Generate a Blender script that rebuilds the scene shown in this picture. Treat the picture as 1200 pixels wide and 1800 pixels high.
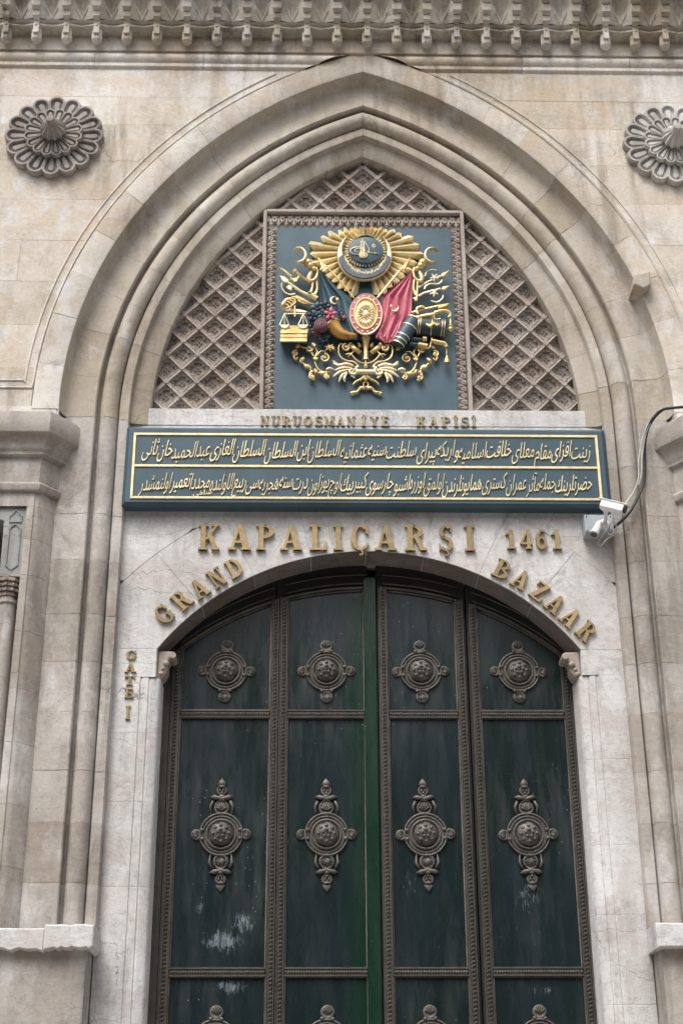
import bpy, math, random
from mathutils import Vector, Matrix
R = math.radians
random.seed(7)
sc = bpy.context.scene
for o in list(bpy.data.objects): bpy.data.objects.remove(o)
col = sc.collection

# ------------------------------------------------------------------ camera
CX = Vector((0.9997812, -0.02040551, -0.0046016))      # right
CU = Vector((-0.00458376, -0.42835299, 0.90359986))    # up
CF = Vector((0.02040952, 0.90338106, 0.4283528))       # forward
CP = Vector((-0.39, -9.0, 1.6))
cd = bpy.data.cameras.new('camera'); cam = bpy.data.objects.new('camera', cd); col.objects.link(cam)
cd.sensor_fit = 'VERTICAL'; cd.sensor_height = 36.0; cd.lens = 2600 / 1800 * 36.0
cd.clip_start = 0.1; cd.clip_end = 400
m = Matrix((CX, CU, -CF)).transposed().to_4x4(); m.translation = CP
cam.matrix_world = m
sc.camera = cam

# ------------------------------------------------------------------ light
world = bpy.data.worlds.new('World'); sc.world = world; world.use_nodes = True
wn = world.node_tree.nodes; wl = world.node_tree.links; wn.clear()
SUN_EL, SUN_AZ = R(58), R(205)      # azimuth from +Y (north) clockwise: in front of the wall, slightly from the left
bg = wn.new('ShaderNodeBackground'); wo = wn.new('ShaderNodeOutputWorld')
sky = wn.new('ShaderNodeTexSky'); sky.sky_type = 'NISHITA'; sky.sun_disc = False
sky.sun_elevation = SUN_EL; sky.sun_rotation = SUN_AZ
sky.dust_density = 6.0; sky.air_density = 1.0; sky.ozone_density = 0.6
hs = wn.new('ShaderNodeHueSaturation'); hs.inputs['Saturation'].default_value = 0.3
wl.new(sky.outputs[0], hs.inputs['Color']); wl.new(hs.outputs[0], bg.inputs[0])
bg.inputs[1].default_value = 0.15
wl.new(bg.outputs[0], wo.inputs[0])
sd = bpy.data.lights.new('sun', 'SUN'); sun = bpy.data.objects.new('sun', sd); col.objects.link(sun)
sd.energy = 1.3; sd.angle = R(28); sd.color = (1.0, 0.96, 0.9)
sdir = Vector((math.sin(SUN_AZ) * math.cos(SUN_EL), math.cos(SUN_AZ) * math.cos(SUN_EL), math.sin(SUN_EL)))
sun.rotation_euler = sdir.to_track_quat('Z', 'Y').to_euler(); sun.location = (0, -6, 14)
sc.view_settings.view_transform = 'Standard'; sc.view_settings.look = 'None'
sc.view_settings.exposure = 0.56; sc.view_settings.gamma = 1.0
sc.view_settings.use_curve_mapping = False

# ------------------------------------------------------------------ helpers
def at(x, y, Y):
    d = CX * ((x - 600) / 2600) - CU * ((y - 900) / 2600) + CF
    t = (Y + 9.0) / d.y
    p = Vector((-0.39, -9.0, 1.6)) + d * t
    return p.x, p.z

def tag(o, label=None, cat=None, group=None, kind=None):
    if label: o['label'] = label
    if cat: o['category'] = cat
    if group: o['group'] = group
    if kind: o['kind'] = kind
    return o

def empty(name, loc, label, cat, group=None, kind=None):
    o = bpy.data.objects.new(name, None); col.objects.link(o); o.location = loc
    o.empty_display_size = 0.1
    return tag(o, label, cat, group, kind)

class MB:
    def __init__(s): s.v = []; s.f = []
    def grid(s, rows, closed=False, capa=False, capb=False):
        b = len(s.v); n = len(rows[0])
        for r in rows: s.v += [tuple(p) for p in r]
        for i in range(len(rows) - 1):
            for j in range(n if closed else n - 1):
                k = (j + 1) % n
                s.f.append((b + i * n + j, b + i * n + k, b + (i + 1) * n + k, b + (i + 1) * n + j))
        if capa: s.f.append(tuple(b + j for j in reversed(range(n))))
        if capb: s.f.append(tuple(b + (len(rows) - 1) * n + j for j in range(n)))
        return s
    def box(s, x0, x1, y0, y1, z0, z1):
        s.prism([(x0, z0), (x1, z0), (x1, z1), (x0, z1)], y0, y1); return s
    def prism(s, pts, yf, yb, bev=0.0, bd=None):
        """(u,z) outline, front at yf (small y), back at yb; bevel inset bev over depth bd"""
        n = len(pts)
        A = sum(pts[i][0] * pts[(i + 1) % n][1] - pts[(i + 1) % n][0] * pts[i][1] for i in range(n))
        if A < 0: pts = pts[::-1]
        rows = [[(x, yb, z) for x, z in pts]]
        if bev > 0:
            bd = bd or bev
            rows.append([(x, yf + bd, z) for x, z in pts])
            rows.append([(x, yf, z) for x, z in inset(pts, bev)])
        else:
            rows.append([(x, yf, z) for x, z in pts])
        return s.grid(rows, closed=True, capa=True, capb=True)
    def tube(s, pts, rad, n=8, sq=1.0, closed=False):
        """round bar through 3D points; sq squashes in y"""
        P = [Vector(p) for p in pts]; L = len(P)
        if not hasattr(rad, '__len__'): rad = [rad] * L
        rows = []
        for i, p in enumerate(P):
            if closed: t = P[(i + 1) % L] - P[i - 1]
            else: t = P[min(i + 1, L - 1)] - P[max(i - 1, 0)]
            if t.length < 1e-9: t = Vector((0, 0, 1))
            t.normalize()
            a = t.cross(Vector((0, 1, 0)))
            if a.length < 1e-3: a = t.cross(Vector((1, 0, 0)))
            a.normalize(); b = t.cross(a)
            r = max(rad[i], 1e-4)
            row = []
            for k in range(n):
                w = 2 * math.pi * k / n
                q = a * (math.cos(w) * r) + b * (math.sin(w) * r); q.y *= sq
                row.append(p + q)
            rows.append(row)
        if closed: rows.append(rows[0])
        return s.grid(rows, closed=True, capa=not closed, capb=not closed)
    def ball(s, c, r, seg=10, rings=6, bump=0):
        rx, ry, rz = r if hasattr(r, '__len__') else (r, r, r)
        rows = []
        for i in range(rings + 1):
            th = math.pi * i / rings; row = []
            for j in range(seg):
                ph = 2 * math.pi * j / seg
                k = 1 + bump * math.sin(5 * ph) * math.sin(th)
                row.append((c[0] + rx * k * math.sin(th) * math.cos(ph), c[1] - ry * math.cos(th), c[2] + rz * k * math.sin(th) * math.sin(ph)))
            rows.append(row)
        return s.grid(rows, closed=True)
    def lathe_y(s, c, prof, seg=20):
        """prof: (radius, y offset) turned about the y axis through c"""
        rows = [[(c[0] + r * math.cos(2 * math.pi * j / seg), c[1] + y, c[2] + r * math.sin(2 * math.pi * j / seg)) for j in range(seg)] for r, y in prof]
        return s.grid(rows, closed=True, capb=prof[-1][0] > 1e-4)
    def lathe_z(s, c, prof, seg=16):
        rows = [[(c[0] + r * math.cos(2 * math.pi * j / seg), c[1] + r * math.sin(2 * math.pi * j / seg), c[2] + z) for j in range(seg)] for r, z in prof]
        return s.grid(rows, closed=True, capa=True, capb=True)
    def mir(s): s.v = [(-x, y, z) for x, y, z in s.v]; s.f = [tuple(reversed(f)) for f in s.f]; return s
    def build(s, name, mat, parent=None, smooth=False, org=None):
        me = bpy.data.meshes.new(name)
        off = Vector(org) if org is not None else Vector((0, 0, 0))
        me.from_pydata([tuple(Vector(p) - off) for p in s.v], [], s.f); me.materials.append(mat)
        if smooth:
            me.polygons.foreach_set('use_smooth', [True] * len(me.polygons))
            if smooth != 'full': me.set_sharp_from_angle(angle=R(40))
        me.update()
        o = bpy.data.objects.new(name, me); col.objects.link(o)
        o.location = off
        if parent is not None:
            o.parent = parent; o.location = off - world_loc(parent)
        return o

def world_loc(o):
    l = Vector(o.location); p = o.parent
    while p is not None: l += Vector(p.location); p = p.parent
    return l

def inset(pts, d):
    n = len(pts); out = []
    for i in range(n):
        a, b, c = Vector(pts[i - 1]), Vector(pts[i]), Vector(pts[(i + 1) % n])
        e1 = (b - a); e2 = (c - b)
        if e1.length < 1e-7 or e2.length < 1e-7: out.append(tuple(b)); continue
        e1.normalize(); e2.normalize()
        n1 = Vector((-e1.y, e1.x)); n2 = Vector((-e2.y, e2.x))
        k = n1 + n2
        if k.length < 1e-3: out.append(tuple(b)); continue
        k.normalize(); q = min(1 / max(k.dot(n1), 0.35), 2.5)
        out.append(tuple(b + k * d * q))
    return out

def copy_part(o, parent, loc, rot=None, scale=None):
    c = o.copy(); col.objects.link(c); c.parent = parent; c.location = loc
    if rot is not None: c.rotation_euler = rot
    if scale is not None: c.scale = scale
    return c

# ------------------------------------------------------------------ materials
class NT:
    def __init__(s, name):
        s.m = bpy.data.materials.new(name); s.m.use_nodes = True
        s.t = s.m.node_tree; s.b = s.t.nodes['Principled BSDF']
        s.geo = s.t.nodes.new('ShaderNodeNewGeometry'); s.oi = s.t.nodes.new('ShaderNodeObjectInfo')
    def n(s, t, **k):
        x = s.t.nodes.new(t)
        for a, b in k.items(): setattr(x, a, b)
        return x
    def l(s, a, b): s.t.links.new(a, b)
    def pos(s, scale=(1, 1, 1), loc=(0, 0, 0)):
        x = s.n('ShaderNodeMapping'); x.inputs['Scale'].default_value = scale; x.inputs['Location'].default_value = loc
        s.l(s.geo.outputs['Position'], x.inputs['Vector']); return x.outputs[0]
    def noise(s, sc_, det=5, rough=0.55, vec=None, dist=0.0):
        x = s.n('ShaderNodeTexNoise'); x.inputs['Scale'].default_value = sc_; x.inputs['Detail'].default_value = det
        x.inputs['Roughness'].default_value = rough; x.inputs['Distortion'].default_value = dist
        s.l(vec if vec is not None else s.geo.outputs['Position'], x.inputs['Vector']); return x.outputs['Fac']
    def ramp(s, f, stops):
        x = s.n('ShaderNodeValToRGB'); e = x.color_ramp.elements
        e[0].position, e[0].color = stops[0][0], stops[0][1] if len(stops[0][1]) == 4 else (*stops[0][1], 1)
        e[1].position, e[1].color = stops[-1][0], (*stops[-1][1], 1)
        for p, c in stops[1:-1]:
            q = e.new(p); q.color = (*c, 1)
        s.l(f, x.inputs[0]); return x.outputs[0]
    def mr(s, f, a, b, c=0.0, d=1.0):
        x = s.n('ShaderNodeMapRange'); x.inputs[1].default_value = a; x.inputs[2].default_value = b
        x.inputs[3].default_value = c; x.inputs[4].default_value = d; s.l(f, x.inputs[0]); return x.outputs[0]
    def mix(s, f, a, b, mode='MIX'):
        x = s.n('ShaderNodeMix', data_type='RGBA', blend_type=mode)
        for v, i in ((f, 0), (a, 6), (b, 7)):
            if hasattr(v, 'links'): s.l(v, x.inputs[i])
            else: x.inputs[i].default_value = v if i == 0 else (*v, 1)
        return x.outputs[2]
    def math(s, op, a, b=0.0):
        x = s.n('ShaderNodeMath', operation=op)
        for v, i in ((a, 0), (b, 1)):
            if hasattr(v, 'links'): s.l(v, x.inputs[i])
            else: x.inputs[i].default_value = v
        return x.outputs[0]
    def bump(s, h, st, dist=0.01, prev=None):
        x = s.n('ShaderNodeBump'); x.inputs['Strength'].default_value = st; x.inputs['Distance'].default_value = dist
        s.l(h, x.inputs['Height'])
        if prev is not None: s.l(prev, x.inputs['Normal'])
        return x.outputs[0]
    def out(s, colr, rough=0.85, metal=0.0, normal=None, spec=0.3):
        if hasattr(colr, 'links'): s.l(colr, s.b.inputs['Base Color'])
        else: s.b.inputs['Base Color'].default_value = (*colr, 1)
        if hasattr(rough, 'links'): s.l(rough, s.b.inputs['Roughness'])
        else: s.b.inputs['Roughness'].default_value = rough
        s.b.inputs['Metallic'].default_value = metal; s.b.inputs['Specular IOR Level'].default_value = spec
        if normal is not None: s.l(normal, s.b.inputs['Normal'])
        return s.m

def stone(name, c1, c2, c3, stain, stain_amt=0.5, streak=0.35, var=0.16, bumpy=0.5, crack=0.7, white=0.35, grime=0.5, tint=(0.46, 0.40, 0.30), pit_amt=0.45):
    s = NT(name)
    big = s.noise(0.9, 6, 0.6, s.pos((1, 1, 1), (3, 1, 7)), 0.6)
    med = s.noise(4.0, 6, 0.65, None, 0.4)
    base = s.ramp(big, [(0.34, c1), (0.5, c2), (0.66, c3)])
    base = s.mix(s.mr(med, 0.35, 0.7, 0.0, 0.55), base, c2)
    # limewash / worn pale patches, stretched downwards
    wn_ = s.noise(2.4, 5, 0.6, s.pos((1.6, 1.6, 0.7), (9, 2, 1)), 0.3)
    base = s.mix(s.mr(wn_, 0.54, 0.60, 0.0, white), base, (0.72, 0.72, 0.73))
    # rain streaks
    st = s.noise(9.0, 4, 0.6, s.pos((1, 1, 0.12)))
    sm = s.noise(1.3, 3, 0.5, s.pos((1, 1, 0.5), (5, 5, 5)))
    f = s.math('MULTIPLY', s.mr(st, 0.46, 0.62), s.mr(sm, 0.42, 0.58, 0.0, streak * 1.5))
    base = s.mix(f, base, stain)
    # blotchy stains
    bl = s.noise(7.0, 8, 0.72, s.pos((1, 1, 0.8), (2, 8, 3)), 0.8)
    bm = s.noise(1.1, 3, 0.5, s.pos((1, 1, 1), (11, 3, 2)))
    f2 = s.math('MULTIPLY', s.mr(bl, 0.54, 0.72), s.mr(bm, 0.42, 0.62, 0.0, stain_amt))
    base = s.mix(f2, base, stain)
    # grey-brown weathering crust in uneven fields, and pale scuffs
    g1 = s.noise(3.2, 10, 0.78, s.pos((1, 1, 0.75), (21, 4, 9)), 0.5)
    base = s.mix(s.mr(g1, 0.50, 0.66, 0.0, grime), base, stain)
    g2 = s.noise(5.5, 9, 0.75, s.pos((1.2, 1, 0.9), (31, 6, 2)), 0.3)
    base = s.mix(s.mr(g2, 0.54, 0.66, 0.0, grime * 0.9), base, c3)
    g3 = s.noise(1.7, 6, 0.7, s.pos((1, 1, 1.3), (1, 14, 22)), 0.8)
    base = s.mix(s.mr(g3, 0.48, 0.60, 0.0, 0.6), base, tint)
    # pits
    vo = s.n('ShaderNodeTexVoronoi'); vo.inputs['Scale'].default_value = 34; s.l(s.pos((1, 1, 0.8)), vo.inputs['Vector'])
    pit = s.math('MULTIPLY', s.mr(vo.outputs['Distance'], 0.10, 0.20, 1.0, 0.0), s.mr(med, 0.5, 0.62))
    base = s.mix(s.math('MULTIPLY', pit, 0.45), base, stain)
    # hairline cracks
    vc = s.n('ShaderNodeTexVoronoi', feature='DISTANCE_TO_EDGE'); vc.inputs['Scale'].default_value = 1.6
    wv = s.n('ShaderNodeVectorMath', operation='ADD'); nz = s.n('ShaderNodeTexNoise'); nz.inputs['Scale'].default_value = 3.0; nz.inputs['Detail'].default_value = 6
    s.l(s.geo.outputs['Position'], nz.inputs['Vector'])
    sca = s.n('ShaderNodeVectorMath', operation='SCALE'); sca.inputs['Scale'].default_value = 0.5; s.l(nz.outputs['Color'], sca.inputs[0])
    s.l(s.pos((1, 1, 1.8)), wv.inputs[0]); s.l(sca.outputs[0], wv.inputs[1]); s.l(wv.outputs[0], vc.inputs['Vector'])
    ck = s.math('MULTIPLY', s.mr(vc.outputs['Distance'], 0.0, 0.006, 1.0, 0.0), s.mr(sm, 0.50, 0.6, 0.0, crack))
    base = s.mix(ck, base, tuple(x * 0.5 for x in stain))
    # each block its own tone
    v = s.mr(s.oi.outputs['Random'], 0, 1, 1 - var, 1 + var * 0.6)
    hsv = s.n('ShaderNodeHueSaturation'); s.l(base, hsv.inputs['Color']); s.l(v, hsv.inputs['Value'])
    s.l(s.mr(s.oi.outputs['Random'], 0, 1, 1.25, 0.75), hsv.inputs['Saturation'])
    fine = s.noise(95, 4, 0.7); rough_ = s.noise(24, 9, 0.82, s.pos((1, 1, 1.5), (4, 4, 4)))
    b = s.bump(med, bumpy * 0.5, 0.03)
    b = s.bump(rough_, bumpy * 0.9, 0.010, b)
    b = s.bump(fine, bumpy * 0.6, 0.004, b)
    b = s.bump(s.math('ADD', pit, s.math('MULTIPLY', ck, 1.5)), -0.0 + 0.4, -0.006, b)
    fc = s.mix(s.mr(rough_, 0.52, 0.68, 0.0, pit_amt), hsv.outputs[0], stain)
    fc = s.mix(s.mr(rough_, 0.48, 0.34, 0.0, 0.30), fc, c3)
    fc = s.mix(s.mr(fine, 0.35, 0.7, 0.0, 0.22), fc, stain)
    return s.out(fc, 0.88, normal=b, spec=0.2)

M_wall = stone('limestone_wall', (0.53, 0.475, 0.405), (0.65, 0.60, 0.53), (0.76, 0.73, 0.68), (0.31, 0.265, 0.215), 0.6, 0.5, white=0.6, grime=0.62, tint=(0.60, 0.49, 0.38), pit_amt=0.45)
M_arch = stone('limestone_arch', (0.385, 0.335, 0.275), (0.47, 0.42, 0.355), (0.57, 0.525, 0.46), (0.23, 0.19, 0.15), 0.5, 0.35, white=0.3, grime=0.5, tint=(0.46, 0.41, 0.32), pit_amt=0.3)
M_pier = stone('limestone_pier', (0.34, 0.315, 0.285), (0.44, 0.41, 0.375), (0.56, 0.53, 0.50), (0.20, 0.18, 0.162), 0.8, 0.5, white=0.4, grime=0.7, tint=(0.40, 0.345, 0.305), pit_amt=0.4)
M_marble = stone('grey_marble', (0.58, 0.57, 0.565), (0.69, 0.685, 0.685), (0.79, 0.79, 0.795), (0.25, 0.23, 0.215), 1.0, 0.25, var=0.05, bumpy=0.65, white=0.45, crack=0.7, grime=0.5, tint=(0.56, 0.50, 0.49), pit_amt=0.55)
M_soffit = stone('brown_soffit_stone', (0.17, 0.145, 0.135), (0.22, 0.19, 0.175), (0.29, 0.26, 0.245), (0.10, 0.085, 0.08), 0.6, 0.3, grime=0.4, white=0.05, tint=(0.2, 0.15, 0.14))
M_carved = stone('carved_stone', (0.37, 0.315, 0.275), (0.44, 0.385, 0.34), (0.52, 0.47, 0.425), (0.18, 0.15, 0.135), 0.5, 0.4, var=0.12, white=0.1, grime=0.4, tint=(0.36, 0.31, 0.28), pit_amt=0.3)
M_cornice = stone('cornice_stone', (0.44, 0.39, 0.33), (0.54, 0.49, 0.425), (0.64, 0.595, 0.53), (0.18, 0.155, 0.135), 0.5, 0.5, var=0.2, white=0.4, grime=0.45, tint=(0.42, 0.37, 0.28), pit_amt=0.35)
M_rosette = stone('rosette_stone_dark', (0.30, 0.275, 0.255), (0.41, 0.38, 0.355), (0.54, 0.51, 0.48), (0.13, 0.115, 0.105), 0.6, 0.6, var=0.15, white=0.15, tint=(0.30, 0.26, 0.24))
M_rosette2 = stone('rosette_stone_pale', (0.42, 0.395, 0.37), (0.54, 0.52, 0.49), (0.68, 0.66, 0.63), (0.18, 0.165, 0.155), 0.6, 0.5, var=0.15, white=0.4, tint=(0.40, 0.37, 0.34))
M_nichegrey = stone('grey_niche_marble', (0.27, 0.275, 0.275), (0.33, 0.335, 0.335), (0.39, 0.395, 0.39), (0.18, 0.18, 0.17), 0.3, 0.3, white=0.1, grime=0.3, tint=(0.3, 0.3, 0.3))

def simple(name, c, rough=0.5, metal=0.0, var=0.15, sc_=25, bs=0.2, dirt=None, spec=0.4):
    s = NT(name); n_ = s.noise(sc_, 5, 0.6)
    d = dirt or tuple(x * (1 - var * 2) for x in c)
    cc = s.mix(s.mr(n_, 0.4, 0.7), c, d)
    n2 = s.noise(sc_ * 6, 3, 0.6)
    hv = s.n('ShaderNodeHueSaturation'); s.l(cc, hv.inputs['Color']); s.l(s.mr(s.oi.outputs['Random'], 0, 1, 0.84, 1.14), hv.inputs['Value']); cc = hv.outputs[0]
    n3 = s.noise(1.9, 5, 0.7); cc = s.mix(s.mr(n3, 0.5, 0.66, 0.0, 0.35), cc, tuple(x * 0.62 for x in c))
    return s.out(cc, s.mr(n_, 0.3, 0.7, max(0.05, rough - 0.08), min(1, rough + 0.12)), metal, s.bump(n2, bs, 0.002), spec)

M_gold = simple('gilding', (0.86, 0.66, 0.32), 0.36, 0.6, dirt=(0.52, 0.34, 0.13), sc_=14, bs=0.1)
M_goldpale = simple('pale_gilding', (0.92, 0.82, 0.56), 0.36, 0.45, dirt=(0.72, 0.54, 0.28), sc_=10, bs=0.1)
M_horn = simple('orange_gilt_horn', (0.55, 0.30, 0.09), 0.3, 0.4, dirt=(0.30, 0.14, 0.04), sc_=12, bs=0.1)
M_goldtext = simple('gilt_script', (0.84, 0.72, 0.45), 0.45, 0.3, dirt=(0.68, 0.53, 0.27), sc_=20, bs=0.1)
M_letter = simple('aged_gilt_letter', (0.37, 0.275, 0.135), 0.55, 0.2, dirt=(0.25, 0.185, 0.10), sc_=30)
M_letterold = simple('weathered_stone_gilt', (0.36, 0.30, 0.18), 0.7, 0.1, dirt=(0.22, 0.18, 0.12), sc_=30)
M_blue = simple('blue_painted_board', (0.050, 0.094, 0.122), 0.45, 0, dirt=(0.036, 0.074, 0.098), sc_=4, bs=0.1)
M_teal = simple('teal_paint', (0.055, 0.10, 0.135), 0.45, 0, sc_=12)
M_darkteal = simple('dark_teal_paint', (0.030, 0.05, 0.062), 0.42, 0, sc_=12)
M_pink = simple('pink_red_paint', (0.62, 0.17, 0.23), 0.5, 0, dirt=(0.46, 0.10, 0.15), sc_=8)
M_rose = simple('purple_rose_paint', (0.19, 0.07, 0.09), 0.5, 0, sc_=20)
M_gsky = simple('script_band_grey', (0.10, 0.13, 0.16), 0.5, 0.1, sc_=20)
M_dark = simple('dark_recess', (0.012, 0.012, 0.012), 0.8)
M_bronze = simple('weathered_bronze_metal', (0.092, 0.083, 0.073), 0.5, 0.25, dirt=(0.05, 0.046, 0.042), sc_=9, bs=0.3)
M_orn = simple('grey_cast_ornament', (0.125, 0.117, 0.106), 0.5, 0.3, dirt=(0.075, 0.07, 0.064), sc_=22, bs=0.3)
M_white = simple('white_plastic', (0.78, 0.78, 0.79), 0.4, 0, var=0.06)
M_boxgrey = simple('grey_box_plastic', (0.40, 0.44, 0.48), 0.45, 0, var=0.05)
M_cable = simple('black_cable', (0.04, 0.04, 0.045), 0.5)
M_cablewhite = simple('white_cable', (0.55, 0.55, 0.53), 0.5)
M_graf = simple('black_marker', (0.10, 0.10, 0.11), 0.8)
M_doorback = simple('shade_dark_door_backing', (0.018, 0.019, 0.018), 0.6, 0, sc_=6)  # near-black colour carries the shade at the top of the door arch
M_pave = stone('street_paving', (0.20, 0.19, 0.18), (0.26, 0.25, 0.235), (0.32, 0.30, 0.28), (0.13, 0.12, 0.11))
M_plaster = simple('added_block_plaster', (0.20, 0.18, 0.165), 0.9, 0, sc_=1.0)

def door_mat(name, ca, cb, chips):
    s = NT(name)
    n1 = s.noise(2.2, 6, 0.65, s.pos((1, 1, 0.45)), 0.8)
    base = s.ramp(n1, [(0.36, ca), (0.64, cb)])
    # dusty vertical runs
    n2 = s.noise(14, 5, 0.65, s.pos((1, 1, 0.16), (4, 0, 2)))
    n3 = s.noise(1.6, 4, 0.6, s.pos((1, 1, 1), (7, 0, 3)))
    base = s.mix(s.math('MULTIPLY', s.mr(n2, 0.42, 0.75), s.mr(n3, 0.42, 0.62, 0, 0.4)), base, (0.075, 0.08, 0.08))
    sx = s.n('ShaderNodeSeparateXYZ'); s.l(s.geo.outputs['Position'], sx.inputs[0])
    ax = s.math('ABSOLUTE', s.math('ADD', sx.outputs[0], 0.04))
    gm = s.mr(s.math('ADD', ax, s.math('MULTIPLY', n1, 0.12)), 0.10, 0.22, 0.75, 0.0)
    base = s.mix(gm, base, (0.005, 0.026, 0.014))
    # scraped paint: irregular pale marks in a few places
    tot = None
    for (x, z, rx, rz, a) in chips:
        mp = s.n('ShaderNodeMapping', vector_type='POINT'); mp.inputs['Location'].default_value = (-x / rx, 0, -z / rz)
        mp.inputs['Scale'].default_value = (1 / rx, 0.0, 1 / rz); s.l(s.geo.outputs['Position'], mp.inputs['Vector'])
        ln = s.n('ShaderNodeVectorMath', operation='LENGTH'); s.l(mp.outputs[0], ln.inputs[0])
        g = s.mr(ln.outputs['Value'], 0.25, 1.0, a, 0.0)
        tot = g if tot is None else s.math('MAXIMUM', tot, g)
    n4 = s.noise(42, 9, 0.8, s.pos((1.4, 1, 0.38)), 0.6)
    if tot is not None:
        ch = s.mr(s.math('ADD', s.math('MULTIPLY', tot, 0.26), n4), 0.67, 0.80)
        base = s.mix(s.math('MULTIPLY', ch, 0.62), base, (0.27, 0.33, 0.375))
    # specks
    vo = s.n('ShaderNodeTexVoronoi'); vo.inputs['Scale'].default_value = 24; s.l(s.pos((1.2, 1, 0.7)), vo.inputs['Vector'])
    sp = s.math('MULTIPLY', s.mr(vo.outputs['Distance'], 0.05, 0.09, 1, 0), s.mr(n3, 0.5, 0.56))
    base = s.mix(s.math('MULTIPLY', sp, 0.7), base, (0.32, 0.37, 0.38))
    rg = s.mr(n2, 0.3, 0.7, 0.20, 0.36)
    bz = s.bump(n1, 0.15, 0.02); bz = s.bump(n4, 0.12, 0.003, bz)
    return s.out(base, rg, 0.0, bz, 0.42)
M_panel = door_mat('blue_green_door_paint', (0.006, 0.014, 0.013), (0.012, 0.021, 0.027),
    [(-0.93, 3.13, 0.20, 0.11, 1.0), (-0.80, 3.25, 0.12, 0.12, 0.9), (-1.08, 3.33, 0.05, 0.10, 0.7), (-0.88, 2.86, 0.16, 0.07, 0.9), (1.0, 3.42, 0.14, 0.20, 0.66), (1.05, 2.83, 0.2, 0.06, 0.55), (0.25, 3.5, 0.1, 0.2, 0.5)])
M_green = door_mat('dark_green_door_paint', (0.004, 0.022, 0.012), (0.007, 0.034, 0.018), [])

# ------------------------------------------------------------------ arch curve
H0, ZS, R1 = 2.155, 6.6968, 3.1796
C1 = (H0 - R1, ZS)
def arch_end(s): return math.acos(max(-1, min(1, -C1[0] / (R1 - s))))
TEND = R1 * arch_end(0.0)
def arch_pt(t, s):
    """t: metres along the curve above the springing (negative: straight below), s: distance inward"""
    if t <= 0: return (H0 - s, ZS + t)
    a = t / TEND * arch_end(s)
    return (C1[0] + (R1 - s) * math.cos(a), C1[1] + (R1 - s) * math.sin(a))
def curve_u(z, s):
    if z <= ZS: return H0 - s
    q = (R1 - s) ** 2 - (z - C1[1]) ** 2
    return C1[0] + math.sqrt(q) if q > C1[0] ** 2 else 0.0

# ------------------------------------------------------------------ ground, street
MB().box(-60, 60, -80, 30, -0.6, 0).build('street_pavement', M_pave)
tag(bpy.data.objects['street_pavement'], kind='structure')
b = MB().box(-30, 30, -30, -17, 0, 12.5)  # unseen block added to cut the street light and darken low door reflections
ob = b.build('added_opposite_block', M_plaster)
tag(ob, 'plain plastered block added unseen across the street to shape light and door reflections', 'building')

# ------------------------------------------------------------------ facade
FAC = empty('stone_gateway_facade', (0, 0, 0), 'pale limestone gateway wall with deep pointed arch and marble door surround', 'facade')
# dark box added behind the facade, blocks light leaking through the stone sheets
MB().box(-7.0, 7.0, 0.75, 2.2, 0, 12.5).build('light_leak_block', M_dark, FAC)

# arch stones (profile s, y)
def arcp(cx, cy, r, a0, a1, n): return [(cx + r * math.cos(R(a0 + (a1 - a0) * i / n)), cy + r * math.sin(R(a0 + (a1 - a0) * i / n))) for i in range(n + 1)]
ROLL = arcp(0.337, 0.172, 0.062, 195, 350, 10)
MID = [(0.010, 0.006), (0.030, 0.085), (0.045, 0.112), (0.05, 0.116), (0.15, 0.118), (0.245, 0.105), (0.252, 0.112), (0.256, 0.168), (0.272, 0.178)] + ROLL + \
      [(0.402, 0.198), (0.408, 0.170), (0.414, 0.160), (0.44, 0.156), (0.475, 0.160), (0.481, 0.168)]
PROF_FACE = [(-0.180, 0.15), (-0.178, 0.014), (-0.172, 0.0), (0.0, 0.0), (0.010, 0.006)]
PROF_UP = MID + [(0.487, 0.205), (0.51, 0.212), (0.612, 0.228), (0.618, 0.234), (0.624, 0.40)]
PROF_LO = [(0.022, 0.128), (0.05, 0.116)] + MID[4:] + [(0.484, 0.245)]
def ring_block(ts, prof, sgn, name, mat):
    rows = []
    t0, t1 = ts
    n = max(1, int((t1 - t0) / 0.09)) if t1 > 0 else 1
    tt = [t0 + 0.0025] + [t0 + (t1 - t0) * i / n for i in range(1, n)] + [t1 - 0.0025]
    seq = [(t0, 1)] + [(t, 0) for t in tt] + [(t1, 1)]
    j = random.uniform(-0.0015, 0.0015)
    for t, dp in seq:
        rows.append([(sgn * arch_pt(t, s - 0.0015 * dp)[0], y + 0.0022 * dp + j, arch_pt(t, s - 0.0015 * dp)[1]) for s, y in prof])
    return MB().grid(rows[:2]).grid(rows[1:-1]).grid(rows[-2:]).build(name, mat, FAC, smooth=True)
# lower part: z 3.12 .. 6.65 in courses, upper part as voussoirs
for sgn in (-1, 1):
    zj = [3.10, 3.42, 3.79, 4.12, 4.50, 4.84, 5.17, 5.56, 5.90, 6.28, 6.65]
    for a, b_ in zip(zj, zj[1:]):
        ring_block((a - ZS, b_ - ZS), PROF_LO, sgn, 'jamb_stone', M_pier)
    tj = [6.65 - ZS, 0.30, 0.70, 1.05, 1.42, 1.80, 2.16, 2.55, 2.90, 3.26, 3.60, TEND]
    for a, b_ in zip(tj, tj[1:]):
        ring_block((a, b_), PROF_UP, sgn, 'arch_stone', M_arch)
        ring_block((a, b_), PROF_FACE, sgn, 'arch_face_stone', M_wall)

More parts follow.
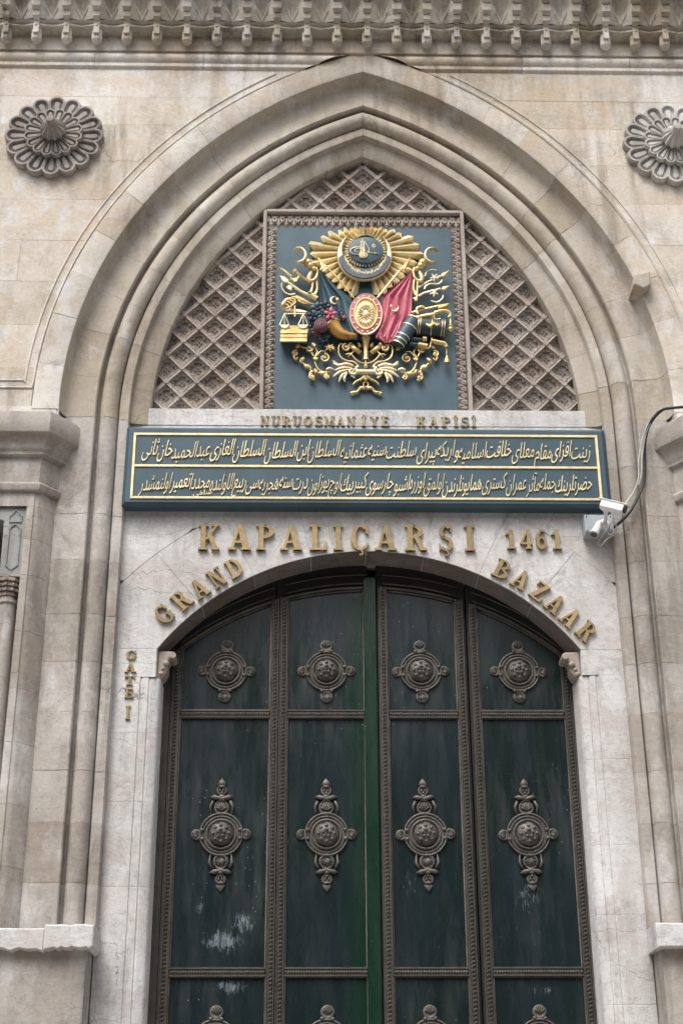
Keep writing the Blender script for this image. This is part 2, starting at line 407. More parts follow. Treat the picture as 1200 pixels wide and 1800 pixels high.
# pale ring face is cut from the same stones; blocks of the wall
def region_blocks(z0, z1, cuts, cf, yf, yb, sgn, name, mat, par=FAC, bev=0.0025):
    for a, b_ in zip(cuts, cuts[1:]):
        L = []; n = 8
        for i in range(n + 1):
            z = z0 + (z1 - z0) * i / n; u = max(a, cf(z))
            if u < b_ - 0.004: L.append((u, z))
        if len(L) < 2: continue
        # simplify straight left sides
        if all(abs(p[0] - a) < 1e-6 for p in L): L = [L[0], L[-1]]
        zt0, zt1 = L[0][1], L[-1][1]
        pts = [(b_, zt0)] + [(b_, zt1)] + L[::-1]
        pts = [(sgn * x, z) for x, z in pts]
        j = random.uniform(-0.0015, 0.0015)
        MB().prism(pts, yf + j, yb, bev * 0.7, 0.0018).build(name, mat, par)
rows_z = [6.67, 6.98, 7.34, 7.71, 8.07, 8.44, 8.80, 9.15, 9.42, 9.695]
rr = random.Random(3)
for sgn in (-1, 1):
    for i, (a, b_) in enumerate(zip(rows_z, rows_z[1:])):
        cuts = [0.0]; x = 0.25 + rr.random() * 0.5
        while x < 7.0: cuts.append(x); x += rr.uniform(0.6, 1.05)
        cuts.append(7.0)
        # drop cuts lying inside the arch region too near the curve
        lo = max(curve_u(a, -0.18), curve_u(b_, -0.18)); cuts = [0.0] + [c for c in cuts[1:] if c > lo + 0.22]
        region_blocks(a, b_, cuts, lambda z: curve_u(z, -0.181), 0.006, 0.2, sgn, 'wall_block', M_wall)
# frieze above the string course
for i, (a, b_) in enumerate([(9.862, 10.20), (10.2, 10.9), (10.9, 12.4)]):
    x = -7.0; 
    while x < 7.0:
        w = rr.uniform(0.7, 1.15); x1 = min(7.0, x + w)
        if 7.0 - x1 < 0.3: x1 = 7.0
        MB().prism([(x, a), (x1, a), (x1, b_), (x, b_)], -0.022 + rr.uniform(-.001, .001), 0.3, 0.003, 0.004).build('frieze_block', M_wall, FAC); x = x1
# string course: profile (y,z)
SP = [(0.03, 9.866), (-0.004, 9.856), (-0.018, 9.845)] + [(0.012 - 0.045 * math.cos(R(a)), 9.80 + 0.045 * math.sin(R(a))) for a in (60, 40, 20, 0, -20, -40, -60)] + \
     [(0.004, 9.752), (-0.012, 9.746), (-0.014, 9.715), (0.0, 9.705), (0.02, 9.690)]
for sgn in (-1, 1):
    xs = [0, 1.25, 2.1, 2.95, 3.8, 4.7, 5.8, 7.0]
    for a, b_ in zip(xs, xs[1:]):
        rows = [[(sgn * max(a + 0.0015, curve_u(z, -0.176)), y, z) for y, z in SP], [(sgn * (b_ - 0.0015), y, z) for y, z in SP]]
        MB().grid(rows).build('string_course', M_wall, FAC, smooth=True)
    # beads framing the spandrel
    for s_, r_, zb in ((-0.185, 0.016 if sgn > 0 else 0.008, 6.82), (-0.245, 0.007, 6.88)):
        pts = [(sgn * 7.0, 0.004, zb), (sgn * (H0 - s_), 0.004, zb), (sgn * (H0 - s_), 0.004, zb + 0.02)]
        t = 0.15
        while t < TEND:
            p = arch_pt(t, s_)
            if p[1] > (9.69 if s_ < -0.2 else 9.69): break
            pts.append((sgn * p[0], 0.004, p[1])); t += 0.12
        MB().tube(pts, r_, 8).build('frame_bead', M_wall, FAC, smooth=True)

# plan-profile extrusion (u,y) between heights
def plan_block(path, z0, z1, sgn, name, mat, par=FAC, bev=0.0025):
    rows = []
    for z, dp in ((z0, 1), (z0 + bev, 0), (z1 - bev, 0), (z1, 1)):
        rows.append([(sgn * u, y + 0.0024 * dp, z) for u, y in path])
    return MB().grid(rows[:2]).grid(rows[1:3]).grid(rows[2:]).build(name, mat, par, smooth=True)
PIER = [(2.30, 0.16), (2.302, 0.006), (2.31, 0.0), (2.325, 0.0)]
PIERP = [(2.300, 0.16), (2.298, 0.004), (2.292, 0.0), (2.252, 0.0), (2.246, 0.010), (2.236, 0.012), (2.205, 0.022), (2.150, 0.105), (2.135, 0.116), (2.128, 0.135)]
for sgn in (-1, 1):
    zj = [3.12, 3.50, 3.88, 4.27, 4.62, 5.01, 5.40, 5.66, 5.90]
    for a, b_ in zip(zj, zj[1:]):
        plan_block(PIERP, a, b_, sgn, 'pier_stone', M_pier)
    plan_block([(7.0, 0.0)] + PIERP[2:], 5.90, 6.02, sgn, 'pier_stone', M_pier)
    # outer pier beyond the niche
    for a, b_ in zip(zj, zj[1:]):
        MB().prism([(sgn * 2.99, a), (sgn * 7.0, a), (sgn * 7.0, b_), (sgn * 2.99, b_)], 0.0, 0.62, 0.004).build('pier_stone', M_pier, FAC)
    # niche: grey marble head panel, dark recess, colonnette with muqarnas capital
    MB().box(min(sgn * 2.29, sgn * 3.0), max(sgn * 2.29, sgn * 3.0), 0.55, 0.60, 3.1, 5.95).build('niche_back', M_carved, FAC)
    for mm in (0, 1):
      X = lambda u: sgn * (u if mm == 0 else 5.29 - u)
      npn = MB()
      # head slab with two pointed sunk panels (built as frame pieces)
      def lancet(x0, x1, z0, z1, k=0.6):
          c = (x0 + x1) / 2; w = (x1 - x0) / 2
          return [(x0, z0 + w * .8), (c, z0), (x1, z0 + w * .8), (x1, z1 - w * 1.1), (c + w * .6, z1 - w * .45), (c, z1), (c - w * .6, z1 - w * .45), (x0, z1 - w * 1.1)]
      npn.prism([(X(2.298), 5.40), (X(2.298), 5.905), (X(2.645), 5.905), (X(2.645), 5.875), (X(2.445), 5.80), (X(2.438), 5.40)], 0.022, 0.3, 0.004)
      np_ = npn.build('niche_head', M_nichegrey, FAC)
      for pts in (lancet(2.335, 2.395, 5.455, 5.765), [(2.335, 5.80), (2.40, 5.80), (2.40, 5.83), (2.368, 5.868), (2.335, 5.83)]):
          pl = [(X(a), z) for a, z in pts]
          n = len(pl)
          out_ = inset(pl if sum(pl[i][0] * pl[(i + 1) % n][1] - pl[(i + 1) % n][0] * pl[i][1] for i in range(n)) > 0 else pl[::-1], -0.008)
          MB().tube([(x, 0.020, z) for x, z in out_], 0.007, 6, closed=True).build('panel_moulding', M_nichegrey, np_, smooth=True)
      cap = MB()
      for k, (zz, r_) in enumerate(((5.245, 0.058), (5.275, 0.066), (5.305, 0.078), (5.335, 0.092), (5.365, 0.102))):
          cap.lathe_z((X(2.385), 0.10, zz), [(r_, 0), (r_, 0.022), (r_ - 0.012, 0.03)], 8 if k % 2 else 12)
          if k > 1:
              for a in range(-3, 4): cap.ball((X(2.385) + (r_ + .003) * math.sin(a * .5), 0.10 - (r_ + .003) * math.cos(a * .5), zz + 0.004), (0.010, 0.010, 0.014), 6, 4)
      cap.box(min(X(2.30), X(2.49)), max(X(2.30), X(2.49)), 0.005, 0.2, 5.392, 5.405)
      cap.build('niche_capital', M_carved, FAC)
      MB().lathe_z((X(2.385), 0.11, 3.10), [(0.085, 0), (0.085, 0.05), (0.064, 0.08), (0.062, 0.10), (0.058, 2.12), (0.07, 2.13), (0.07, 2.15), (0.058, 2.16)], 20).build('colonnette', M_pier, FAC, smooth=True)
    X = lambda u: sgn * u
    # impost capital: profile (projection, z) swept round the plan path
    cp = [(0.0, 6.005), (0.025, 6.012), (0.032, 6.03), (0.034, 6.055), (0.020, 6.07), (0.012, 6.075), (0.012, 6.262), (0.045, 6.272), (0.048, 6.298), (0.052, 6.302)] + \
         [(0.056 + 0.062 * (1 - math.cos(R(a))), 6.302 + 0.105 * math.sin(R(a))) for a in (15, 30, 45, 60, 75, 90)] + [(0.122, 6.415), (0.122, 6.56), (0.118, 6.565), (-0.05, 6.60)]
    rows = []
    for p, z in cp:
        rows.append([(X(7.0), -p, z), (X(2.235 - p * 0.55), -p, z), (X(2.135 - p * 0.95), 0.115 - p * .35, z), (X(2.10 - p * .9), 0.16, z)])
    MB().grid(rows).build('impost_capital', M_pier, FAC, smooth=True)
# slab and blocking above the impost reach the spandrel
for sgn in (-1, 1):
    MB().box(min(sgn * 2.142, sgn * 2.5), max(sgn * 2.142, sgn * 2.5), 0.006, 0.3, 6.5, 6.66).build('backing_stone', M_pier, FAC)
    MB().box(min(sgn * 2.07, sgn * 2.5), max(sgn * 2.07, sgn * 2.5), 0.14, 0.3, 6.45, 6.8).build('backing_stone', M_pier, FAC)
    MB().box(min(sgn * 2.28, sgn * 2.5), max(sgn * 2.28, sgn * 2.5), 0.03, 0.3, 5.88, 6.1).build('backing_stone', M_pier, FAC)
    MB().prism([(sgn * 2.16, 6.55), (sgn * 7.0, 6.55), (sgn * 7.0, 6.672), (sgn * 2.16, 6.672)], 0.003, 0.3, 0.003).build('wall_block', M_wall, FAC)

# base below the ledge and the ledge itself
for sgn in (-1, 1):
    zj = [0.0, 0.55, 1.1, 1.62, 2.1, 2.52, 3.06]
    for a, b_ in zip(zj, zj[1:]):
        plan_block([(7.0, 0.0), (2.23, 0.0), (2.222, 0.012), (2.214, 0.024), (2.20, 0.026), (1.72, 0.03), (1.705, 0.04), (1.695, 0.26)], a, b_, sgn, 'base_stone', M_pier)
rl = random.Random(5)
def ledge(x0, x1, yf, zt, zb, jag, rough_end=False):
    n = 14; bot = [(x0 + (x1 - x0) * i / n, zb + rl.uniform(-jag, jag)) for i in range(n + 1)]
    top = [(x1 - (x1 - x0) * i / 6, zt + rl.uniform(-.004, .004)) for i in range(7)]
    return MB().prism(bot + top, yf, 0.24, 0.008).build('ledge_stone', M_marble, FAC)
ledge(-7.0, -2.62, -0.03, 3.115, 2.96, 0.01)
ledge(-2.62, -1.945, -0.035, 3.125, 3.0, 0.014)
ledge(-1.945, -1.655, -0.055, 3.145, 3.01, 0.010)
ledge(1.665, 2.60, -0.05, 3.15, 3.015, 0.004); ledge(2.60, 7.0, -0.05, 3.15, 3.01, 0.006)

# marble door surround
JAMB = [(1.693, 0.26), (1.690, 0.234), (1.684, 0.230), (1.502, 0.230), (1.498, 0.238), (1.486, 0.238), (1.482, 0.232), (1.448, 0.234), (1.442, 0.243), (1.434, 0.243), (1.430, 0.238), (1.388, 0.252), (1.380, 0.262), (1.372, 0.275), (1.366, 0.60)]
JSQ = [(1.693, 0.26), (1.690, 0.234), (1.684, 0.230), (1.405, 0.230), (1.400, 0.236), (1.398, 0.60)]
for sgn in (-1, 1):
    zj = [0, 0.6, 1.2, 1.8, 2.35, 2.86, 3.42, 3.95, 4.40, 4.775]
    if sgn > 0: zj = [0, 0.5, 1.1, 1.7, 2.3, 2.72, 3.25, 3.68, 4.23, 4.795]
    for a, b_ in zip(zj, zj[1:]): plan_block(JAMB, a, b_, sgn, 'marble_jamb_stone', M_marble, bev=0.003)
    plan_block(JSQ, zj[-1], 4.973, sgn, 'marble_jamb_stone', M_marble, bev=0.003)
    # scrolled corbel under the spring of the arch
    c_ = MB(); x = sgn * 1.40
    pr = [(0, 4.972), (-0.10, 4.968), (-0.118, 4.955), (-0.118, 4.925), (-0.10, 4.91), (-0.085, 4.915), (-0.07, 4.89), (-0.07, 4.84), (-0.05, 4.80), (-0.028, 4.775), (0, 4.77)]
    c_.prism([(sgn * (1.40 + a), z) for a, z in pr], 0.262, 0.40, 0.012)
    c_.tube([(sgn * 1.298, 0.258, 4.937), (sgn * 1.298, 0.41, 4.937)], 0.020, 10)
    c_.ball((sgn * 1.37, 0.262, 4.81), 0.018, 8, 6); c_.ball((sgn * 1.34, 0.262, 4.88), 0.022, 8, 6); c_.ball((sgn * 1.36, 0.262, 4.845), 0.014, 8, 6)
    c_.build('scroll_corbel', M_carved, FAC, smooth=True)
ZC, RD = 3.943, 1.738
A0 = math.atan2(4.973 - ZC, 1.4)
def cir(a, r): return (r * math.cos(a), ZC + r * math.sin(a))
angs = [A0, R(51), R(64.5), R(77.5), R(90.5)] + [math.pi - R(77), math.pi - R(63.5), math.pi - R(50), math.pi - A0]
RO = RD + 0.50
for a, b_ in zip(angs, angs[1:]):
    n = 5; inn = [cir(a + (b_ - a) * i / n, RD) for i in range(n + 1)]; out_ = [cir(a + (b_ - a) * i / n, RO) for i in range(n + 1)]
    if a == A0: out_ = [(1.69, 4.973), (1.69, 5.408)] + [p for p in out_ if p[0] < 1.68]
    if b_ == math.pi - A0: out_ = [p for p in out_ if p[0] > -1.68] + [(-1.69, 5.408), (-1.69, 4.973)]
    MB().prism(inn + out_[::-1], 0.230 + random.uniform(-.001, .001), 0.60, 0.003, 0.004).build('marble_voussoir', M_marble, FAC)
for a, b_ in zip(angs, angs[1:]):
    n = 5; rows = []
    for i in range(n + 1):
        q = a + (b_ - a) * i / n + (0.0016 if i == 0 else -0.0016 if i == n else 0)
        rows.append([(*cir(q, RD - 0.0035), yy) for yy in (0.2335, 0.47)])
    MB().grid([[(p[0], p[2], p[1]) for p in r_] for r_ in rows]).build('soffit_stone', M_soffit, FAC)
def ext(z):
    q = RO * RO - (z - ZC) ** 2
    return math.sqrt(q) if q > 0 else 0.0
for sgn in (-1, 1):
    for (a, b_, cu) in ((5.41, 5.80, [0, 1.69]), (5.80, 6.19, [0, 1.2, 1.69]), (6.19, 6.65, [0, 0.8, 1.69])):
        region_blocks(a, b_, cu, ext, 0.230, 0.5, sgn, 'marble_spandrel_stone', M_marble, bev=0.003)
# sill strip under the tympanum
for a, b_ in ((-1.69, -0.95), (-0.95, 0.12), (0.12, 0.93), (0.93, 1.69)):
    MB().prism([(a, 6.65), (b_, 6.65), (b_, 6.785), (a, 6.785)], 0.226, 0.5, 0.003).build('sill_stone', M_marble, FAC)
# worn projecting stone on the right of the arch
bx, bz = 2.0, 7.70
MB().prism([(1.945, 7.745), (2.06, 7.775), (2.055, 7.655), (2.0, 7.62), (1.93, 7.66)], -0.09, 0.12, 0.01).build('projecting_stone', M_arch, FAC)
# old marker digits on the left jamb
def text_mesh(txt, size, extr=0.003, off=0.0):
    c = bpy.data.curves.new('t', 'FONT'); c.body = txt; c.size = size; c.extrude = extr; c.offset = off; c.resolution_u = 3
    o = bpy.data.objects.new('t', c); col.objects.link(o)
    dg = bpy.context.evaluated_depsgraph_get(); dg.update()
    me = bpy.data.meshes.new_from_object(o.evaluated_get(dg))
    bpy.data.objects.remove(o); bpy.data.curves.remove(c)
    return me
def place_text(me, name, mat, parent, x, y, z, shear=0.0, tilt=0.0, sx=1.0, sz=1.0, xc=0.0, rot=0.0):
    for v in me.vertices:
        px, pz, d = v.co.x * sx, v.co.y * sz, v.co.z
        px += shear * pz; pz += tilt * (px - xc)
        if rot: px, pz = px * math.cos(rot) - pz * math.sin(rot), px * math.sin(rot) + pz * math.cos(rot)
        v.co = (px, -d, pz)
    me.materials.clear(); me.materials.append(mat); me.name = name
    o = bpy.data.objects.new(name, me); col.objects.link(o); o.parent = parent
    o.location = Vector((x, y, z)) - (world_loc(parent) if parent else Vector((0, 0, 0))); return o
for ch, z, x, rt in (('S', 2.985, -1.557, .2), ('2', 2.905, -1.553, .15), ('1', 2.83, -1.553, 0.1)):
    place_text(text_mesh(ch, 0.06, 0.0004, -0.002), 'marker_digit', M_graf, FAC, x, 0.2285, z, rot=rt)

# ------------------------------------------------------------------ muqarnas cornice
COR = empty('muqarnas_cornice', (0, 0, 9.85), 'carved stone cornice of hanging pendants and fluted niches above the arch', 'cornice')
PW = 0.2347
def oct_(cx, cy, r): return [(cx + r * math.cos(R(22.5 + 45 * k)), cy + r * math.sin(R(22.5 + 45 * k))) for k in range(8)]
pb = MB()
pb.grid([[(x, y, z) for x, y in oct_(0, -0.088, r)] for z, r in ((9.876, 0.026), (9.892, 0.040), (9.90, 0.042), (10.035, 0.042), (10.045, 0.034))], closed=True, capa=True, capb=True)
pb.box(-0.022, 0.022, -0.145, -0.02, 9.93, 10.05)                                     # front rib of the drop
pb.grid([[(-0.022, -0.155, 10.045), (0.022, -0.155, 10.045), (0.022, -0.06, 10.045), (-0.022, -0.06, 10.045)],
         [(-0.027, -0.185, 10.065), (0.027, -0.185, 10.065), (0.027, -0.06, 10.065), (-0.027, -0.06, 10.065)],
         [(-0.027, -0.190, 10.105), (0.027, -0.190, 10.105), (0.027, -0.06, 10.105), (-0.027, -0.06, 10.105)],
         [(-0.022, -0.180, 10.112), (0.022, -0.180, 10.112), (0.022, -0.06, 10.112), (-0.022, -0.06, 10.112)]], closed=True, capa=True, capb=True)
pb.grid([[(-w, y, z), (w, y, z), (w, -0.06, z), (-w, -0.06, z)] for z, w, y in ((10.112, 0.026, -0.195), (10.13, 0.034, -0.225), (10.185, 0.034, -0.235), (10.195, 0.028, -0.225), (10.20, 0.034, -0.25), (10.22, 0.04, -0.275), (10.29, 0.04, -0.285), (10.30, 0.036, -0.27), (10.31, 0.04, -0.30), (10.45, 0.044, -0.33))], closed=True, capa=True, capb=True)
nb = MB()     # niche centred between two pendants
hp = PW / 2
apex = (0, -0.142, 10.052)
n = 10
def rim(z, k):
    w = (hp - 0.026) * k; fr = -0.142 - 0.168 * k
    return [(w * math.cos(math.pi * (1 - i / n)), fr + (0.13 * k) * math.sin(math.pi * i / n) ** 0.8, z) for i in range(n + 1)]
def kk(q): return min(1.0, q / 0.42) * (0.9 + 0.1 * q)
def rim2(q):
    k = kk(q); w = (hp - 0.028) * k; fr = -0.142 - 0.168 * q; dp = 0.085 * k ** 0.7
    return [(w * math.cos(math.pi * (1 - i / n)), fr + dp * math.sin(math.pi * i / n) ** 0.7 - (0.022 * k if i == n // 2 else 0), 10.052 + 0.40 * q) for i in range(n + 1)]
nb.grid([[apex] * (n + 1)] + [rim2(q) for q in (0.08, 0.2, 0.32, 0.42, 0.7, 1.0)])
for s_ in (-1, 1):    # facets between flute and rib
    a = (s_ * (hp - 0.024), -0.160, 10.055)
    pts = [apex, a, (s_ * (hp - 0.026), -0.20, 10.12), (s_ * (hp - 0.03), -0.245, 10.20), (s_ * (hp - 0.034), -0.29, 10.31), (s_ * (hp - 0.04), -0.325, 10.45)]
    R5 = [rim2(q)[0 if s_ < 0 else -1] for q in (0.0, 0.17, 0.37, 0.65, 1.0)]
    nb.grid([[apex] + R5[1:], [a] + pts[2:]])
    nb.tube([(apex[0], apex[1] - .004, apex[2] + .004)] + [(p[0], p[1] - .006, p[2]) for p in R5[1:]], 0.008, 5)
# scalloped shelf with lip under the niche
sh = []
for i in range(13):
    x = -hp + PW * i / 12; k = abs(x) / hp
    sh.append((x, -0.118 - 0.035 * k ** 2 + 0.0 * k, 10.02 - 0.012 * k + (0.008 if 0.1 < k < 0.9 else 0)))
nb.grid([[(x, -0.02, z - 0.02) for x, y, z in sh], [(x, y + 0.012, z - 0.020) for x, y, z in sh], [(x, y, z - 0.012) for x, y, z in sh], [(x, y, z + 0.004) for x, y, z in sh], [(x, y + 0.014, z + 0.012) for x, y, z in sh], [(x, -0.150, 10.05) for x, y, z in sh], [(x, -0.02, 10.07) for x, y, z in sh]])
p0 = pb.build('pendant', M_cornice, COR, smooth=False, org=(0, 0, 9.85)); n0 = nb.build('fluted_niche', M_cornice, COR, smooth=True, org=(0, 0, 9.85))
p0.location = (0.03, 0, 0); n0.location = (0.03 + hp, 0, 0)
for k in range(-29, 30):
    if k == 0: continue
    copy_part(p0, COR, (0.03 + k * PW, 0, 0)); copy_part(n0, COR, (0.03 + hp + k * PW, 0, 0))
MB().box(-7.0, 7.0, -0.34, 0.3, 10.45, 10.8).build('cornice_slab', M_cornice, COR)

# ------------------------------------------------------------------ rosettes
def rosette(x, z, label, M_rosette):
    Rt = empty('stone_rosette', (x, 0, z), label, 'rosette', 'stone rosettes on the spandrels')
    def petal(r0, r1, w, y0, h):
        b_ = MB(); n = 10
        def outl(k, yy):
            pts = []
            for i in range(n + 1):
                a = math.pi * i / n
                pts.append((w * k * math.cos(a), yy, r1 - w + w * k * math.sin(a)))
            pts = [(w * 0.42 * k, yy, r0 + (1 - k) * .02)] + pts + [(-w * 0.42 * k, yy, r0 + (1 - k) * .02)]
            return pts
        b_.grid([outl(1, y0), outl(1, y0 - h * .7), outl(0.93, y0 - h), outl(0.72, y0 - h), outl(0.62, y0 - h * .55), outl(0.40, y0 - h * .45), outl(0.28, y0 - h * .8)], closed=True, capb=True)
        return b_
    for (nn, r0, r1, w, y0, h, off) in ((16, 0.12, 0.375, 0.069, 0.006, 0.055, 0), (16, 0.06, 0.225, 0.042, -0.045, 0.04, 0.5)):
        pp = petal(r0, r1, w, y0, h).build('petal', M_rosette, Rt, smooth=True, org=(0, 0, 0)); pp.location = (0, 0, 0)
        pp.rotation_euler = (0, R(off * 360 / nn), 0)
        for k in range(1, nn):
            copy_part(pp, Rt, (0, 0, 0), (0, R((k + off) * 360 / nn), 0))
    bb = MB(); seg = 24
    prof = [(0.05, -0.06), (0.088, -0.09), (0.093, -0.11), (0.078, -0.135), (0.052, -0.165), (0.036, -0.20), (0.039, -0.215), (0.03, -0.24), (0.001, -0.243)]
    rows = []
    for r_, y in prof:
        rows.append([(r_ * (1 + (0.15 if j % 2 and r_ > .045 else -0.07)) * math.cos(2 * math.pi * j / seg), y, r_ * (1 + (0.15 if j % 2 and r_ > .045 else -0.07)) * math.sin(2 * math.pi * j / seg)) for j in range(seg)])
    bb.grid(rows, closed=True, capa=True)
    o = bb.build('boss', M_rosette, Rt); o.location = (0, 0, 0)
    dd = MB().lathe_y((0, 0, 0), [(0.20, 0.01), (0.20, -0.02), (0.1, -0.06), (0.001, -0.06)], 24).build('backing_disc', M_rosette, Rt); dd.location = (0, 0, 0)
rosette(-2.352, 9.0, 'dark weathered stone rosette on the wall left of the pointed arch', M_rosette)
rosette(2.352, 8.985, 'paler grey stone rosette on the wall right of the pointed arch', M_rosette2)

# ------------------------------------------------------------------ lattice
LAT = empty('stone_lattice', (0, 0.3, 6.78), 'carved diamond lattice of grey brown stone filling the pointed tympanum', 'lattice')
pts = []
for sgn in (1, -1):
    ts = [6.65 - ZS + (TEND - 6.65 + ZS) * i / 24 for i in range(25)]
    q = [(sgn * arch_pt(t, 0.60)[0], arch_pt(t, 0.60)[1]) for t in ts]
    pts += q if sgn > 0 else q[::-1][1:]
MB().prism(pts, 0.352, 0.5).build('lattice_ground', M_carved, LAT)
AU, AZ = 0.222, 0.230
hu, hz = AU / 2, AZ / 2
cb = MB()
# raised diamond frame: outer half rib, two steps, with cusps on the inner edge
def dia(k): return [(0, -hz * k), (hu * k, 0), (0, hz * k), (-hu * k, 0)]
def ringd(k, y, cus=0.0):
    out_ = []
    P = dia(k)
    for i in range(4):
        a, b_ = Vector(P[i]), Vector(P[(i + 1) % 4]); nn = Vector((-(b_ - a).y, (b_ - a).x)).normalized()
        for j in range(12):
            t = j / 12
            c_ = cus * (abs(math.sin(math.pi * 3 * t)) ** 0.7)* (1 if 0 < t < 1 else 0)
            q = a + (b_ - a) * t + nn * c_
            out_.append((q.x, y, q.y))
    return out_
cb.grid([ringd(1.0, -0.008), ringd(0.85, -0.013), ringd(0.825, -0.006), ringd(0.82, 0.014), ringd(0.78, 0.015), ringd(0.77, 0.016, 0.014), ringd(0.76, 0.022, 0.017), ringd(0.78, 0.036, 0.008), ringd(0.0, 0.036)], closed=True)
# node boss
cb.grid([[(r_ * math.cos(R(45 * k)), y, -hz + r_ * math.sin(R(45 * k))) for k in range(8)] for y, r_ in ((-0.008, .023), (-0.017, .020))], closed=True, capb=True)
# fleuron on the floor
for k in range(4):
    a = R(90 * k); dx, dz = math.sin(a), math.cos(a)
    L_ = 0.052 if k % 2 == 0 else 0.045
    L_ *= 0.62; cb.tube([(dx * .006, 0.034, dz * .006), (dx * L_ * .5, 0.027, dz * L_ * .5), (dx * L_, 0.034, dz * L_)], [0.003, 0.008, 0.002], 6, 0.6)
for k in range(4):
    a = R(45 + 90 * k); cb.ball((0.020 * math.sin(a), 0.034, 0.020 * math.cos(a)), 0.004, 6, 4)
cell = cb.build('lattice_cell', M_carved, LAT, org=(0, 0, 0))
first = True
for r_ in range(-1, 22):
    zc = 9.0 - hz * r_ - hz
    off = 0 if r_ % 2 == 0 else 1
    for k in range(-15, 16):
        if (k + off) % 2: continue
        u = k * hu
        if zc < 6.72 or zc > 9.1: continue
        if abs(u) > curve_u(zc, 0.53): continue
        if zc > ZS and curve_u(zc, 0.58) <= 0.01 and abs(u) > 0.12: continue
        if abs(u) < 0.64 and zc < 8.42: continue
        if first: cell.location = (u, 0, zc - 6.78); first = False
        else: copy_part(cell, LAT, (u, 0, zc - 6.78))

# ------------------------------------------------------------------ leaf-carved frame around the crest
FRM = empty('carved_panel_frame', (0, 0.3, 6.82), 'grey stone frame carved with rows of small leaves around the blue crest panel', 'frame')
FO, FI, FT, FTI = 0.765, 0.655, 8.545, 8.395
for x0, x1, z0, z1 in ((-FO, -FO + .028, 6.79, FT), (FO - .028, FO, 6.79, FT), (-FO + .028, FO - .028, FT - .028, FT)):
    MB().prism([(x0, z0), (x1, z0), (x1, z1), (x0, z1)], 0.236, 0.40, 0.004).build('fillet', M_carved, FRM)
MB().prism([(-FO + .028, 6.79), (-FI, 6.79), (-FI, FT - .028), (-FO + .028, FT - .028)], 0.285, 0.40).build('leaf_band_ground', M_carved, FRM)
MB().prism([(FI, 6.79), (FO - .028, 6.79), (FO - .028, FT - .028), (FI, FT - .028)], 0.285, 0.40).build('leaf_band_ground', M_carved, FRM)
MB().prism([(-FI, FTI), (FI, FTI), (FI, FT - .028), (-FI, FT - .028)], 0.285, 0.40).build('leaf_band_ground', M_carved, FRM)
lb = MB()   # leaf pointing +z, height 1, width 1 (scaled)
for a, L_, w in ((0, 0.062, 0.010), (32, 0.050, 0.009), (-32, 0.050, 0.009), (62, 0.034, 0.008), (-62, 0.034, 0.008)):
    dx, dz = math.sin(R(a)), math.cos(R(a))
    lb.tube([(dx * .006, 0, -0.034 + dz * .006), (dx * L_ * .55, -0.016, -0.034 + dz * L_ * .55), (dx * L_ * .9, -0.020, -0.034 + dz * L_ * .9), (dx * L_ * 1.05, -0.006, -0.034 + dz * L_ * 1.05)], [0.004, w, w * .8, 0.002], 6, 0.8)
lb.tube([(-0.028, -.002, -0.036), (-0.026, -0.012, 0.0), (0, -0.018, 0.033), (0.026, -0.012, 0.0), (0.028, -.002, -0.036)], 0.0035, 5)
leaf = lb.build('carved_leaf', M_carved, FRM, org=(0, 0, 0)); fl = [True]
def put_leaf(x, z, rot, sc_=(1, 1, 1)):
    loc = (x, 0.285 - 0.3, z - 6.82)
    if fl[0]: leaf.location = loc; leaf.rotation_euler = (0, rot, 0); leaf.scale = sc_; fl[0] = False
    else: copy_part(leaf, FRM, loc, (0, rot, 0), sc_)
nz = 29
for i in range(nz):
    z = 6.82 + (FTI - 6.82) * (i + .5) / nz
    put_leaf(-(FO - .028 + FI) / 2, z, R(90), (1, 1, 1.05)); put_leaf((FO - .028 + FI) / 2, z, R(-90), (1, 1, 1.05))
nx = 25
for i in range(nx):
    x = -FO + .028 + (2 * FO - .056) * (i + .5) / nx; put_leaf(x, FTI + 0.058, R(180), (1.05, 1, 1.5))
# ------------------------------------------------------------------ crest
CR = empty('coat_of_arms', (0, 0.27, 6.82), 'blue crest board with gilded sunburst, crescents, two flags, weapons and scrollwork in relief', 'coat of arms')
MB().prism([(-0.66, 6.80), (0.66, 6.80), (0.66, 8.40), (-0.66, 8.40)], 0.272, 0.35).build('board', M_blue, CR)
YB = 0.272
PX = 0.00129
def e(x, y, Y=0.24):
    u, z = at(470 + x / 3.4286, 380 + y / 3.4286, Y); return (u, Y, z)
def rod(b, pts, w, Y=0.235, n=8, sq=0.9):
    if not hasattr(w, '__len__'): w = [w] * len(pts)
    return b.tube([e(x, y, Y) for x, y in pts], [q * PX for q in w], n, sq)
def plate(b, pts, Y, th=0.02, bev=0.004, dome=0.0):
    P = [e(x, y, Y) for x, y in pts]; P2 = [(p[0], p[2]) for p in P]
    b.prism(P2, Y, Y + th, bev); return b
def ell(cx, cy, rx, ry, a0=0, a1=360, n=24):
    full = abs(a1 - a0) >= 360; m = n if full else n + 1
    return [(cx + rx * math.cos(R(a0 + (a1 - a0) * i / n)), cy - ry * math.sin(R(a0 + (a1 - a0) * i / n))) for i in range(m)]
def smooth_pts(P, k=4):
    out_ = []
    n = len(P)
    for i in range(n - 1):
        p0, p1, p2, p3 = P[max(i - 1, 0)], P[i], P[i + 1], P[min(i + 2, n - 1)]
        for j in range(k):
            t = j / k
            out_.append(tuple(0.5 * (2 * p1[a] + (p2[a] - p0[a]) * t + (2 * p0[a] - 5 * p1[a] + 4 * p2[a] - p3[a]) * t * t + (3 * p1[a] - p0[a] - 3 * p2[a] + p3[a]) * t ** 3) for a in range(2)))
    out_.append(P[-1]); return out_
